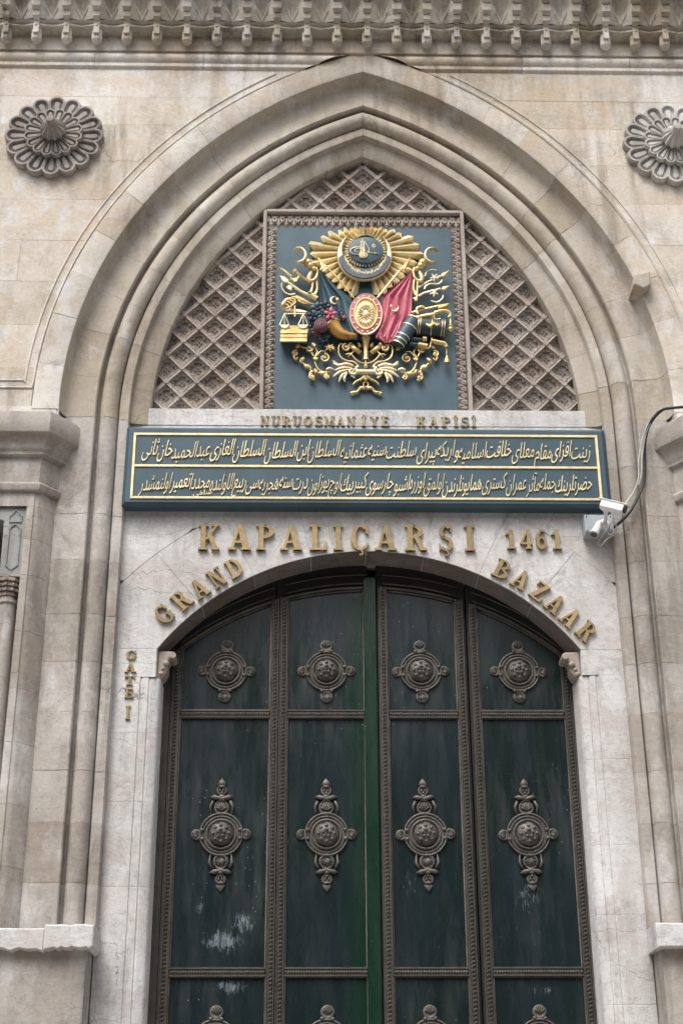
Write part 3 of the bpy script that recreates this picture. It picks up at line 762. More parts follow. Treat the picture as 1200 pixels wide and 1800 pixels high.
def taper(n, a, m_, b): return [a + (m_ - a) * (i / (n / 2)) if i < n / 2 else m_ + (b - m_) * ((i - n / 2) / (n / 2)) for i in range(n)]
def curl(b, pts, w0, w1, Y=0.25, n=7):
    P = smooth_pts(pts); L = len(P); return rod(b, P, [w0 + (w1 - w0) * i / (L - 1) for i in range(L)], Y, n, 1.1)
def spiral(cx, cy, r0, turns, start, d=1, n=26):
    return [(cx + r0 * (1 - .82 * i / n) * math.cos(R(start + d * 360 * turns * i / n)), cy - .88 * r0 * (1 - .82 * i / n) * math.sin(R(start + d * 360 * turns * i / n))) for i in range(n + 1)]
def crescent(cx, cy, ro, ri, dx, dy, Y, th, name, mat, gap=50, rot=90, bev=0.004, ysq=.9):
    """outer radius ro, inner circle ri shifted by (dx,dy); opening centred at rot"""
    N = 28
    O = ell(cx, cy, ro, ro * ysq, rot + gap, rot + 360 - gap, N)
    a, c = O[0], O[-1]; icx, icy = cx + dx, cy + dy
    ang = lambda p: math.degrees(math.atan2(-(p[1] - icy) / ysq, p[0] - icx)); rad = lambda p: math.hypot((p[1] - icy) / ysq, p[0] - icx)
    A0_, A1 = ang(a), ang(c)
    while A1 < A0_: A1 += 360
    I = []
    for i in range(N + 1):
        t = i / N; q = A0_ + (A1 - A0_) * t; rr1 = rad(a) + (rad(c) - rad(a)) * t
        I.append((icx + rr1 * math.cos(R(q)), icy - rr1 * ysq * math.sin(R(q))))
    Mi = [((o[0] + n_[0]) / 2, (o[1] + n_[1]) / 2) for o, n_ in zip(O, I)]
    b = MB()
    lv = lambda P, y: [(lambda v: (v[0], y, v[2]))(e(p[0], p[1], Y)) for p in P]
    mix_ = lambda P, Q, t: [(p[0] * (1 - t) + q[0] * t, p[1] * (1 - t) + q[1] * t) for p, q in zip(P, Q)]
    b.grid([lv(O, Y + th), lv(O, Y + .3 * th), lv(mix_(O, Mi, .35), Y + .05 * th), lv(Mi, Y), lv(mix_(I, Mi, .35), Y + .05 * th), lv(I, Y + .3 * th), lv(I, Y + th)])
    return b.build(name, mat, CR, smooth='full')
# --- sun rays
SX, SY = 590, 208
tipr = [(-84, 285), (-75, 288), (-60, 278), (-45, 285), (-32, 300), (-25, 312), (-12, 335), (0, 352), (8, 330), (19, 272), (31, 224), (42, 192), (52, 173), (69, 155), (90, 143)]
def rtip(a):
    if a > 90: a = 180 - a
    for (a0, r0), (a1, r1) in zip(tipr, tipr[1:]):
        if a0 <= a <= a1: return r0 + (r1 - r0) * (a - a0) / (a1 - a0)
    return tipr[0][1]
NR = 34
for i in range(NR):
    a = -80 + 340 * (i + .5) / NR; dl = 340 / NR / 2 * 1.0
    aa = a if a <= 90 else 180 - a
    r = rtip(a) * (1 + (0.03 if i % 2 else -0.03)); ri = 92
    P = lambda ang, rr, Y: e(SX + rr * math.cos(R(ang)), SY - rr * math.sin(R(ang)), Y)
    b = MB(); ml = 1 if a <= 90 else -1
    ridge = a + ml * dl * 0.35
    b.grid([[P(a - dl, ri, .262), P(ridge, ri, .24), P(a + dl, ri, .262)],
            [P(a - dl, r * .96, .262), P(ridge, r, .205), P(a + dl, r * .90, .262)]])
    b.v += [P(ridge, r * .965, .27)]; k = len(b.v) - 1
    b.f += [(3, 4, k), (4, 5, k)]
    b.build('sun_ray', M_goldpale, CR)
# --- medallion discs and big crescent
crescent(585, 232, 166, 120, 3, -36, 0.195, 0.03, 'large_crescent', M_goldpale, gap=34)
b = MB(); o_ = ell(585, 232, 158, 142, 186, 354, 26); i_ = ell(587, 203, 126, 112, 350, 190, 24); plate(b, o_ + i_, 0.188, 0.012, 0.003); band = b.build('script_band', M_gsky, CR)
b = MB(); rs = random.Random(11)
for k in range(34):
    a = 196 + 148 * k / 33; rm = 138 if 230 < a < 310 else 130
    lx = 588 + (rm - 3) * math.cos(R(a)); ly = 218 - (rm - 5) * math.sin(R(a)) * .93
    h = rs.uniform(7, 17)
    rod(b, smooth_pts([(lx - 2, ly + h * .6), (lx + rs.uniform(-3, 3), ly - h), (lx + 4, ly - h * .5), (lx + rs.uniform(2, 9), ly + rs.uniform(0, 9))], 3), 1.5, 0.186, 5)
b.build('gilt_script', M_goldtext, CR)
b = MB()
for k in range(40):
    a = 9 * k + 2
    if 50 < a < 130: continue
    rod(b, [(590 + 104 * math.cos(R(a)), 205 - 84 * math.sin(R(a))), (589 + 122 * math.cos(R(a)), 206 - 99 * math.sin(R(a)))], [3, 2.4], 0.2, 6)
b.build('bead_ring', M_goldpale, CR)
cx_, cy_, cz_ = e(592, 203, 0.16)
b = MB(); rows = []
for k, y in ((0.97, 0.193), (1.0, 0.185), (0.97, 0.178), (0.7, 0.17), (0.35, 0.166), (0.0, 0.165)):
    rows.append([(p[0], y, p[2]) for p in [e(592 + 106 * k * math.cos(R(15 * j)), 201 - 80 * k * math.sin(R(15 * j)), 0.175) for j in range(24)]])
b.grid(rows, closed=True); disc = b.build('tughra_disc', M_blue, CR, smooth=True)
b = MB(); Yt = 0.165
for pts, w in ((ell(543, 208, 44, 22, 0, 360, 18) + [(587, 208)], 3), (ell(552, 206, 26, 12, 0, 360, 14) + [(578, 206)], 2.4),
    ([(561, 150), (563, 200), (560, 245)], 2.6), ([(572, 137), (573, 190), (572, 245)], 2.8), ([(583, 150), (582, 195), (584, 245)], 2.6),
    ([(583, 150), (600, 175), (612, 200), (604, 222)], 2.2), ([(598, 208), (625, 222), (645, 221), (668, 223)], 3), ([(645, 216), (650, 228)], 2),
    (ell(577, 234, 24, 15, 0, 360, 14) + [(601, 234)], 2.6), (ell(568, 236, 12, 9, 0, 360, 10) + [(580, 236)], 2.2), (ell(587, 233, 9, 8, 0, 360, 10) + [(596, 233)], 2.2), ([(560, 225), (578, 245), (596, 226)], 2.2), ([(555, 246), (578, 251), (600, 245)], 2.4)):
    rod(b, smooth_pts(pts, 2) if len(pts) < 8 else pts, w, Yt, 5)
rod(b, ell(640, 180, 11, 9, 0, 360, 10) + [(651, 180)], 2, 0.167, 5); rod(b, [(633, 186), (640, 176), (648, 184)], 1.8, 0.167, 5); rod(b, [(638, 164), (642, 196)], 1.5, 0.167, 5)
b.build('tughra', M_goldtext, CR)
# --- horn crescents and finial knobs, both sides
for sg in (-1, 1):
    M = lambda x: x if sg < 0 else 1180 - x
    crescent(M(192), 228, 47, 33, 11 if sg > 0 else -11, -2 if sg < 0 else -2, 0.13, 0.04, 'small_crescent', M_goldpale, gap=32, rot=205 if sg < 0 else -25, ysq=.98)
    b = MB()
    for (x, y, r_) in ((245, 283, 26), (258, 300, 22), (282, 318, 14)):
        p = e(M(x), y, 0.18); b.ball(p, (r_ * PX, r_ * PX, r_ * PX * 1.1), 12, 8, 0.06)
    rod(b, [(M(222), 262), (M(240), 278)], [10, 14], 0.165)
    rod(b, smooth_pts([(M(268), 330), (M(250), 372), (M(262), 392), (M(292), 372), (M(302), 335), (M(296), 308)]), [6, 9, 12, 14, 14, 13, 12, 12, 12, 11, 9, 8, 8, 8, 7, 7, 6, 6, 5, 5, 4], 0.19)
    rod(b, smooth_pts([(M(296), 380), (M(300), 440), (M(284), 476)]), [5, 5, 6, 6, 7, 8, 9, 12, 15], 0.2)
    rod(b, smooth_pts([(M(276), 385), (M(268), 440), (M(255), 462)] if sg < 0 else [(M(276), 385), (M(280), 470), (M(287), 515)]), [5, 5, 5, 6, 7, 7, 8, 10, 15], 0.19)
    b.build('finial_knot', M_gold, CR, smooth=True)
# --- crossed lances
b = MB(); rod(b, [(330, 278), (420, 372), (520, 492)], [6, 6, 5], 0.165)
plate(b, [(298, 240), (326, 262), (350, 305), (332, 322), (322, 300), (309, 275)], 0.155, 0.02, 0.004); rod(b, [(318, 322), (352, 300), (362, 310), (340, 330)], 5, 0.16); b.build('lance', M_gold, CR, smooth=True)
b = MB(); rod(b, [(830, 290), (760, 372), (662, 492)], [6, 6, 5], 0.165)
plate(b, [(864, 246), (838, 262), (806, 308), (824, 326), (838, 300), (852, 276)], 0.155, 0.02, 0.004); rod(b, [(782, 312), (800, 322), (828, 340)], 5, 0.16); b.build('lance', M_gold, CR, smooth=True)
# --- flags
def flag(L_, mat, folds, name, ph=0.0):
    rows = []
    for (y, l, r) in smooth_pts3(L_):
        rows.append([e(l + (r - l) * i / 18, y, 0.205 - 0.018 * math.sin(folds * math.pi * (i / 18) + ph + y * .004) * min(1, (r - l) / 120) - 0.01 * math.sin(math.pi * i / 18)) for i in range(19)])
    return MB().grid(rows).build(name, mat, CR, smooth='full')
def smooth_pts3(P):
    out_ = []
    for (a, b_) in zip(P, P[1:]):
        for j in range(5): out_.append(tuple(a[k] + (b_[k] - a[k]) * j / 5 for k in range(3)))
    return out_ + [P[-1]]
flag([(318, 308, 314), (420, 310, 412), (500, 312, 505), (600, 326, 540), (700, 400, 560), (745, 470, 555)], M_blue, 5, 'blue_flag')
flag([(338, 862, 870), (410, 775, 871), (480, 692, 871), (560, 682, 868), (620, 672, 856), (690, 640, 832), (735, 655, 795), (762, 700, 750)], M_pink, 7, 'pink_flag', 1.0)
b = MB()
for x0, x1 in ((655, 690), (700, 725), (745, 775)):
    rod(b, smooth_pts([(x0 + 40, 660), (x0 + 18, 700), (x0, 735)]), 7, 0.19, 6)
b.build('flag_fold', M_pink, CR, smooth='full')
crescent(402, 505, 27, 19, 9, -1, 0.165, 0.012, 'flag_crescent', M_goldpale, gap=45, rot=10, bev=.002)
crescent(766, 552, 25, 20, -3, -9, 0.165, 0.012, 'flag_crescent', M_goldpale, gap=60, rot=140, bev=.002)
def star(cx, cy, r_, rot=0):
    b = MB(); plate(b, [(cx + (r_ if k % 2 == 0 else r_ * .42) * math.sin(R(36 * k + rot)), cy - (r_ if k % 2 == 0 else r_ * .42) * math.cos(R(36 * k + rot))) for k in range(10)], 0.165, 0.012, 0.001); b.build('flag_star', M_goldpale, CR)
star(420, 497, 12, 20); star(745, 538, 10, -15)
# --- oval medallion
cx0, cy0 = 592, 588
def oval(k, Y, n=40): return [(lambda p: (p[0], Y + .035, p[2]))(e(cx0 + 101 * k[0] * math.cos(2 * math.pi * j / n), cy0 - 126 * k[1] * math.sin(2 * math.pi * j / n), 0.165)) for j in range(n)]
MB().grid([oval((.96, .96), .155), oval((1, 1), .137), oval((.97, .97), .126), oval((.93, .94), .128)], closed=True).build('medallion_rim', M_goldpale, CR, smooth=True)
MB().grid([oval((.935, .945), .129), oval((.71, .76), .124)], closed=True).build('medallion_band', M_pink, CR)
MB().grid([oval((.72, .77), .13), oval((.70, .75), .118), oval((.66, .71), .118), oval((.62, .67), .135), oval((.0, .0), .122)], closed=True).build('medallion_centre', M_gold, CR, smooth=True)
for k in range(16):
    dt = MB()
    a = R(22.5 * k + 8); p = e(cx0 + 83 * math.cos(a), cy0 - 107 * math.sin(a), 0.16)
    dt.ball((p[0], .160, p[2]), (0.0085, .004, 0.0085), 8, 4)
    dt.build('medallion_stud', M_white, CR, smooth='full')
for k in range(22):
    a = R(360 / 22 * k); b = MB()
    for (r0, r1, w, Y) in ((26, 60, 5.5, .157),):
        rod(b, [(cx0 + r0 * .9 * math.cos(a), cy0 - r0 * 1.3 * math.sin(a)), (cx0 + (r0 + r1) / 2 * math.cos(a), cy0 - (r0 + r1) / 2 * 1.3 * math.sin(a)), (cx0 + r1 * math.cos(a), cy0 - r1 * 1.32 * math.sin(a))], [3, w, 2], Y, 6)
    b.build('medallion_ray', M_goldpale, CR, smooth='full')
b = MB(); p = e(cx0, cy0, .15); b.ball((p[0], .153, p[2]), (.022, .014, .034), 12, 6)
for k in range(10):
    a = R(36 * k); p = e(cx0 + 24 * math.cos(a), cy0 - 36 * math.sin(a), .153); b.ball((p[0], .153, p[2]), .0075, 6, 4)
b.build('medallion_heart', M_goldpale, CR, smooth='full')
# --- left weapons
b = MB(); rod(b, [(165, 330), (200, 358), (272, 410)], [10, 8, 9], 0.215); rod(b, [(160, 326), (172, 336)], [13, 13], .215); b.build('musket', M_gold, CR, smooth=True)
b = MB(); rod(b, [(74, 312), (100, 330), (145, 366)], [3, 9, 8], 0.22); rod(b, smooth_pts([(140, 372), (158, 388), (180, 382), (190, 362)]), 7, .215); plate(b, [(150, 372), (186, 366), (180, 392), (160, 398)], .205, .02); b.build('bayonet', M_gold, CR, smooth=True)
b = MB(); rod(b, [(112, 392), (200, 455), (302, 502)], [8, 10, 13], 0.205); rod(b, [(255, 470), (300, 498)], [14, 15], .20)
plate(b, [(70, 352), (104, 362), (134, 386), (112, 402), (88, 390)], 0.195, 0.03, 0.006)
curl(b, [(88, 402), (86, 432), (108, 462), (140, 474), (166, 468)], 5, 5, 0.21); plate(b, [(112, 425), (128, 412), (150, 420), (146, 445), (124, 440)], .20, .02)
b.build('halberd', M_goldpale, CR, smooth=True)
# hand holding the scales, feather behind
b = MB(); plate(b, [(150, 482), (178, 474), (215, 492), (262, 520), (300, 532), (262, 530), (215, 528), (188, 515)], 0.215, 0.015, 0.004)
for k in range(6): rod(b, [(185 + 14 * k, 492 + 6 * k), (205 + 15 * k, 514 + 4 * k)], 3, .213, 5)
b.build('feather', M_gold, CR, smooth=True)
b = MB(); rod(b, smooth_pts([(92, 545), (100, 525), (122, 505), (148, 500)]), [12, 14, 15, 16, 16, 16, 16, 16, 15, 14, 13, 13, 12], 0.205)
for (pts, w) in (([(140, 496), (162, 502), (170, 520), (160, 530)], 6.5), ([(132, 506), (156, 516), (158, 532), (148, 540)], 6.5), ([(122, 516), (145, 530), (143, 545), (134, 550)], 6), ([(112, 530), (130, 544), (124, 556)], 5), ([(145, 488), (168, 490), (180, 502)], 6)):
    rod(b, smooth_pts(pts, 3), w, 0.19, 7)
b.build('hand', M_gold, CR, smooth='full')
b = MB(); rod(b, [(80, 544), (100, 556), (122, 560)], [6, 12, 12], .22); plate(b, [(110, 548), (200, 560), (246, 572), (232, 580), (190, 578), (110, 572)], .212, .02, .005); b.build('sword', M_goldpale, CR, smooth=True)
b = MB(); rod(b, [(165, 540), (165, 606)], 4, .19); rod(b, [(102, 588), (228, 588)], [3.5, 3.5], .188)
for x in (103, 216):
    rod(b, [(x, 588), (x - 30, 655)], 1.9, .186, 5); rod(b, [(x, 588), (x + 28, 655)], 1.9, .186, 5); rod(b, [(x, 588), (x, 650)], 1.5, .19, 5)
    plate(b, [(x - 33, 652), (x + 31, 652), (x + 18, 670), (x, 676), (x - 18, 670)], .182, .03, .003)
b.build('scales', M_goldpale, CR, smooth=True)
b = MB()
f = [(78, 695), (88, 660), (252, 662), (246, 700)]
b.grid([[e(76, 752, .16), e(236, 752, .16)], [e(78, 702, .155), e(240, 702, .155)], [e(86, 658, .235), e(254, 658, .235)]])
b.grid([[e(236, 752, .16), e(252, 705, .26)], [e(240, 702, .155), e(254, 658, .26)]]); b.grid([[e(76, 752, .16), e(76, 752, .27)], [e(236, 752, .16), e(240, 768, .27)]])
rod(b, [(76, 754), (238, 754)], 5, .158); rod(b, [(77, 703), (240, 703)], 4, .153); rod(b, [(77, 728), (238, 728)], 1.5, .155, 5)
b.build('book', M_gold, CR)
# --- flowers and horn of plenty
def flower(cx, cy, r_, n_, mat, Y, name='flower', w=.42, heart=None):
    b = MB()
    for k in range(n_):
        a = R(360 / n_ * k + 15); rod(b, [(cx + r_ * .15 * math.cos(a), cy - r_ * .15 * math.sin(a)), (cx + r_ * .6 * math.cos(a), cy - r_ * .6 * math.sin(a)), (cx + r_ * math.cos(a), cy - r_ * math.sin(a))], [r_ * .12, r_ * w, r_ * .1], Y, 7, .6)
    p = e(cx, cy, Y - .008); b.ball(p, r_ * PX * .22, 8, 5)
    return b.build(name, mat, CR, smooth='full')
fr = random.Random(4)
for (x, y, r_, n_, mt, Y) in ((300, 560, 46, 5, M_teal, .20), (345, 548, 42, 6, M_darkteal, .19), (275, 600, 40, 5, M_darkteal, .2), (330, 590, 36, 5, M_teal, .19), (430, 590, 30, 5, M_teal, .2), (445, 615, 26, 5, M_darkteal, .19), (300, 700, 30, 5, M_rose, .2), (285, 690, 26, 5, M_rose, .19), (340, 735, 34, 6, M_darkteal, .2), (360, 710, 28, 5, M_darkteal, .2), (270, 650, 34, 5, M_darkteal, .21), (398, 640, 30, 5, M_darkteal, .21), (460, 606, 13, 5, M_pink, .165)):
    flower(x, y, r_, n_, mt, Y)
flower(380, 590, 42, 5, M_pink, .15, w=.3)
b = MB()
for k, (r_, Y) in enumerate(((40, .165), (30, .15), (20, .142), (10, .138))):
    P = [(328 + r_ * (1 + .07 * math.sin(5 * t / 16 * 2 * math.pi + k)) * math.cos(t / 16 * 2 * math.pi), 656 - r_ * .95 * math.sin(t / 16 * 2 * math.pi)) for t in range(16)]
    b.tube([e(x, y, Y) for x, y in P], 7.5 * PX, 6, closed=True)
plate(b, ell(328, 656, 40, 38, n=16), .165, .04); b.build('rose', M_rose, CR, smooth='full')
b = MB(); P = smooth_pts([(392, 648), (412, 685), (450, 712), (495, 722), (540, 718)]); L = len(P)
rod(b, P, [32 * (1 - i / (L - 1)) ** .8 + 13 for i in range(L)], 0.20, 14, .9)
rod(b, smooth_pts([(372, 672), (362, 655), (385, 628), (418, 618), (426, 625)]), 5, .16)
b.build('cornucopia', M_horn, CR, smooth=True)
# --- right axes and spears
def axe(sh, tip, bl, wS=7):
    b = MB(); rod(b, sh, [wS] * len(sh), .205)
    (x0, y0), (x1, y1) = tip
    dx, dy = x1 - x0, y1 - y0; L = math.hypot(dx, dy); nx_, ny_ = -dy / L, dx / L
    plate(b, [(x0 - dx * .0, y0), (x0 + dx * .3 + nx_ * 13, y0 + dy * .3 + ny_ * 13), (x1, y1), (x0 + dx * .3 - nx_ * 13, y0 + dy * .3 - ny_ * 13)], .195, .03, .006)
    for c_ in bl:
        curl(b, c_, 5.5, 3, .2); 
    p = bl[0]; mx = sum(q[0] for c_ in bl for q in c_) / sum(len(c_) for c_ in bl); my = sum(q[1] for c_ in bl for q in c_) / sum(len(c_) for c_ in bl)
    for k in range(5):
        a = R(72 * k + 20); rod(b, [(mx, my), (mx + 26 * math.cos(a), my + 24 * math.sin(a))], [7, 4], .198, 6)
    return b
axe([(908, 432), (960, 400), (1040, 362)], ((1036, 366), (1102, 320)), [[(948, 362), (958, 338), (985, 324), (1018, 326)], [(1002, 402), (1022, 410), (1044, 398), (1050, 385)]]).build('battle_axe', M_goldpale, CR, smooth=True)
axe([(880, 500), (940, 465), (1040, 438)], ((1042, 440), (1104, 414)), [[(944, 440), (955, 420), (985, 408), (1020, 414)], [(985, 512), (1020, 518), (1050, 500), (1058, 478)]]).build('battle_axe', M_goldpale, CR, smooth=True)
b = MB(); rod(b, [(868, 582), (950, 560), (1030, 542)], [7, 8, 7], .19); plate(b, [(1020, 532), (1045, 528), (1104, 520), (1070, 545), (1030, 556)], .18, .03, .006)
rod(b, smooth_pts([(905, 588), (898, 560), (925, 545), (945, 552)]), 7, .175); b.build('spear', M_gold, CR, smooth=True)
b = MB(); rod(b, [(880, 614), (960, 600), (1010, 592)], [9, 13, 12], .185); rod(b, smooth_pts([(1005, 585), (1050, 572), (1090, 578), (1100, 600), (1088, 608)]), [12, 12, 12, 12, 12, 12, 12, 11, 11, 10, 9, 8, 8, 8, 7, 7, 7], .18)
rod(b, smooth_pts([(1000, 600), (1010, 622), (1040, 618)]), 4, .18); rod(b, [(1100, 605), (1102, 648)], [3, 6], .185); p = e(1102, 682, .19); b.ball(p, 17 * PX, 12, 8); b.ball(e(1102, 658, .19), (12 * PX, .012, 8 * PX), 10, 6)
b.build('pistol', M_gold, CR, smooth=True)
# drum-like quiver and cannon
b = MB(); P0, P1 = (905, 664), (1068, 680)
rod(b, [P0, (980, 672), P1], [56, 56, 56], .215, 20, .75); b.build('powder_drum', M_darkteal, CR, smooth=True)
b = MB()
for t in (0.0, .08, .5, .88, .97):
    x = P0[0] + (P1[0] - P0[0]) * t; y = P0[1] + (P1[1] - P0[1]) * t
    rod(b, [(x - 2, y), (x + 2, y + .4)], [57.5, 57.5], .215, 20, .76)
rod(b, [(955, 650), (975, 660), (1000, 645), (1020, 655), (1035, 650)], [8, 12, 12, 12, 6], .165, 6, .5)
b.build('drum_band', M_gold, CR, smooth=True)
b = MB(); rod(b, [(880, 630), (840, 690), (785, 775)], [44, 42, 36], .20, 18, .8); b.build('cannon_barrel', M_teal, CR, smooth=True)
b = MB()
for (x, y, r_) in ((885, 622, 46), (855, 667, 45), (818, 724, 42), (802, 748, 41), (787, 770, 40)):
    rod(b, [(x, y), (x - 2.5, y + 4)], [r_, r_], .20, 18, .8)
b.build('cannon_band', M_goldpale, CR, smooth=True)
b = MB(); rod(b, [(862, 742), (960, 752)], [15, 14], .22); rod(b, [(855, 770), (905, 778)], [13, 13], .22); b.build('pistol_barrel', M_darkteal, CR, smooth=True)
b = MB(); rod(b, [(934, 742), (958, 744)], [17, 17], .215); rod(b, [(908, 776), (962, 786)], [18, 18], .215, 10)
rod(b, smooth_pts([(985, 752), (1030, 762), (1065, 770), (1078, 790)]), [14, 14, 14, 14, 14, 14, 14, 14, 14, 13, 12, 12, 12], .21); rod(b, smooth_pts([(990, 735), (985, 760), (978, 790)]), 4, .205)
rod(b, [(1078, 800), (1078, 845)], [4, 3], .22); rod(b, [(1080, 842), (1080, 885)], [6, 20], .22, 10)
b.build('pistol', M_gold, CR, smooth=True)
# --- scrollwork, mirrored
for sg in (1, -1):
    def done(b, name, mat=M_gold):
        if sg < 0: b.mir()
        b.build(name, mat, CR, smooth='full')
    b = MB(); curl(b, [(470, 788), (448, 770), (432, 782), (428, 815), (440, 850), (475, 872), (520, 880), (548, 905)], 6, 6, .235); curl(b, spiral(476, 792, 26, 1.3, 100, 1), 7, 5, .225); b.ball(e(476, 792, .22), 9 * PX, 8, 6); done(b, 'c_scroll')
    b = MB()
    curl(b, [(548, 905), (520, 930), (505, 960), (528, 975)], 9, 5, .23)
    curl(b, spiral(512, 935, 30, 1.2, 60, -1), 9, 6, .225)
    for (pts, w) in (([(520, 905), (480, 892), (430, 900), (395, 885)], 13), ([(510, 918), (470, 915), (430, 922), (405, 930)], 12), ([(495, 925), (450, 935), (420, 950), (395, 968)], 11), ([(480, 940), (455, 955), (440, 975), (430, 1000)], 10), ([(480, 945), (468, 965), (462, 985), (468, 1000)], 9), ([(400, 925), (375, 918), (352, 925)], 10), ([(430, 895), (405, 880), (395, 872)], 6)):
        P = smooth_pts(pts); n_ = len(P); rod(b, P, taper(n_, w * .5, w, 2.5), .228, 7)
    done(b, 'acanthus_leaf', M_goldpale)
    b = MB()
    for pts, w in (([(385, 935), (350, 942), (320, 935), (300, 915), (285, 880)], 8), ([(330, 940), (300, 945), (270, 938), (240, 905), (205, 880)], 7), ([(285, 880), (288, 840), (300, 815), (275, 780)], 5), ([(290, 850), (320, 815), (350, 815)], 5), ([(280, 850), (250, 800), (210, 790), (185, 775)], 6), ([(275, 935), (255, 950), (265, 980), (285, 985)], 9), ([(350, 945), (360, 975), (350, 985)], 6), ([(205, 880), (195, 872)], 10), ([(235, 900), (250, 905), (262, 925)], 12), ([(165, 830), (160, 850), (172, 865), (182, 850)], 8)):
        P = smooth_pts(pts); rod(b, P, [w * (1 - .35 * i / len(P)) for i in range(len(P))], .24, 7)
    done(b, 'scroll_stem')
    for (x, y, r_, st, d) in ((343, 855, 30, 90, -1), (252, 800, 20, 0, -1), (170, 825, 20, 60, 1), (360, 968, 17, 90, 1), (268, 968, 18, 90, 1)):
        b = MB(); curl(b, spiral(x, y, r_, 1.4, st, d), 6.5, 4, .235); b.ball(e(x, y, .23), 7 * PX, 8, 6); done(b, 'scroll_curl')
    for (x, y, a) in ((300, 930, 200), (240, 895, 240), (290, 870, 90), (215, 870, 120), (330, 935, 260), (190, 790, 140), (275, 785, 60), (385, 800, 30)):
        b = MB()
        for dd in (-38, 0, 38):
            q = R(a + dd); rod(b, [(x, y), (x + 13 * math.cos(q), y - 13 * math.sin(q)), (x + 25 * math.cos(q), y - 25 * math.sin(q))], [5, 8, 2], .232, 6)
        done(b, 'scroll_leaf')
    # crossed cannons, bow and arrow below the medallion
    b = MB(); rod(b, [(496, 778), (560, 826)], [17, 14], .235, 10); rod(b, [(492, 774), (502, 782)], [20, 20], .235, 10); rod(b, [(545, 765), (560, 790)], [9, 12], .24); done(b, 'small_cannon', M_gold)
    b = MB(); curl(b, [(470, 835), (500, 830), (530, 862), (560, 882), (592, 888)], 4, 4, .225); rod(b, [(485, 848), (520, 815)], 4, .222); done(b, 'bow')
    b = MB(); curl(b, [(590, 970), (560, 985), (530, 1000), (515, 1018)], 10, 5, .24); curl(b, [(590, 960), (570, 975), (560, 995)], 8, 3, .235); rod(b, smooth_pts([(590, 1040), (562, 1035), (540, 1060), (515, 1062), (500, 1068)]), [9, 10, 11, 11, 10, 9, 8, 8, 9, 10, 10, 9, 8, 7, 8, 9, 9], .25); rod(b, [(505, 1060), (515, 1080)], [7, 4], .25); done(b, 'ribbon')
b = MB(); P = [(592, 735), (592, 760), (592, 800), (592, 850), (592, 868)]; rod(b, P, [30, 20, 13, 14, 18], .23, 12); rod(b, [(592, 868), (592, 915)], [5, 5], .225); b.build('trumpet', M_gold, CR, smooth=True)
b = MB(); rod(b, [(530, 938), (650, 938)], [14, 14], .225, 10)
for k in range(9): rod(b, [(540 + 13 * k, 938), (545 + 13 * k, 938)], [16.5, 16.5], .225, 10)
b.build('bound_rod', M_goldpale, CR)
b = MB(); b.tube([e(592 + 15 * math.cos(R(30 * k)), 1015 + 15 * math.sin(R(30 * k)), .24) for k in range(12)], 4 * PX, 6, closed=True)
b.ball(e(592, 905, .22), 14 * PX, 8, 6); b.ball(e(592, 985, .235), 12 * PX, 8, 6); b.build('ring', M_gold, CR, smooth='full')
# order medal hanging by the scrolls on the left
b = MB()
for k in range(6):
    a = R(60 * k + 15); rod(b, [(372, 790), (372 + 32 * math.cos(a), 790 + 26 * math.sin(a))], [9, 2], .23, 6)
b.build('order_star', M_gold, CR)

# ------------------------------------------------------------------ inscription board
INS = empty('inscription_board', (0, 0.12, 5.97), 'long blue board with two lines of gilt script in a gold double border', 'inscription board')
MB().prism([(-1.685, 5.975), (1.672, 5.975), (1.668, 6.583), (-1.68, 6.583)], 0.125, 0.24, 0.022, 0.02).build('board', M_blue, INS)
BX0, BX1, BZ0, BZ1, BZM = -1.628, 1.612, 6.020, 6.530, 6.273
for (x0, x1, z0, z1) in ((BX0, BX1, BZ0, BZ0 + .018), (BX0, BX1, BZ1 - .018, BZ1), (BX0, BX0 + .018, BZ0 + .018, BZ1 - .018), (BX1 - .018, BX1, BZ0 + .018, BZ1 - .018), (BX0 + .018, BX1 - .018, BZM - .009, BZM + .009)):
    MB().prism([(x0, z0), (x1, z0), (x1, z1), (x0, z1)], 0.117, 0.13, 0.002).build('gilt_border', M_goldtext, INS)
AR = {'ا': (0xFE8D, 2), 'آ': (0xFE81, 2), 'ب': (0xFE8F, 4), 'پ': (0xFB56, 4), 'ت': (0xFE95, 4), 'ث': (0xFE99, 4), 'ج': (0xFE9D, 4), 'چ': (0xFB7A, 4), 'ح': (0xFEA1, 4), 'خ': (0xFEA5, 4),
      'د': (0xFEA9, 2), 'ذ': (0xFEAB, 2), 'ر': (0xFEAD, 2), 'ز': (0xFEAF, 2), 'س': (0xFEB1, 4), 'ش': (0xFEB5, 4), 'ص': (0xFEB9, 4), 'ض': (0xFEBD, 4), 'ط': (0xFEC1, 4), 'ظ': (0xFEC5, 4),
      'ع': (0xFEC9, 4), 'غ': (0xFECD, 4), 'ف': (0xFED1, 4), 'ق': (0xFED5, 4), 'ك': (0xFED9, 4), 'گ': (0xFB92, 4), 'ل': (0xFEDD, 4), 'م': (0xFEE1, 4), 'ن': (0xFEE5, 4), 'ه': (0xFEE9, 4), 'و': (0xFEED, 2), 'ى': (0xFBFC, 4), 'ي': (0xFEF1, 4)}
def shape(w):
    w = w.replace('ی', 'ي').replace('ک', 'ك')
    out_ = []
    for i, ch in enumerate(w):
        if ch not in AR: out_.append(ch); continue
        base, n_ = AR[ch]
        pj = i > 0 and w[i - 1] in AR and AR[w[i - 1]][1] == 4
        nj = n_ == 4 and i < len(w) - 1 and w[i + 1] in AR
        k = 3 if (pj and nj) else 1 if pj else 2 if nj else 0
        if base == 0xFEF1 and k in (0, 1): c_ = 0xFEEF + k      # final yeh without dots
        else: c_ = base + k
        out_.append(chr(c_))
    return ''.join(reversed(out_))
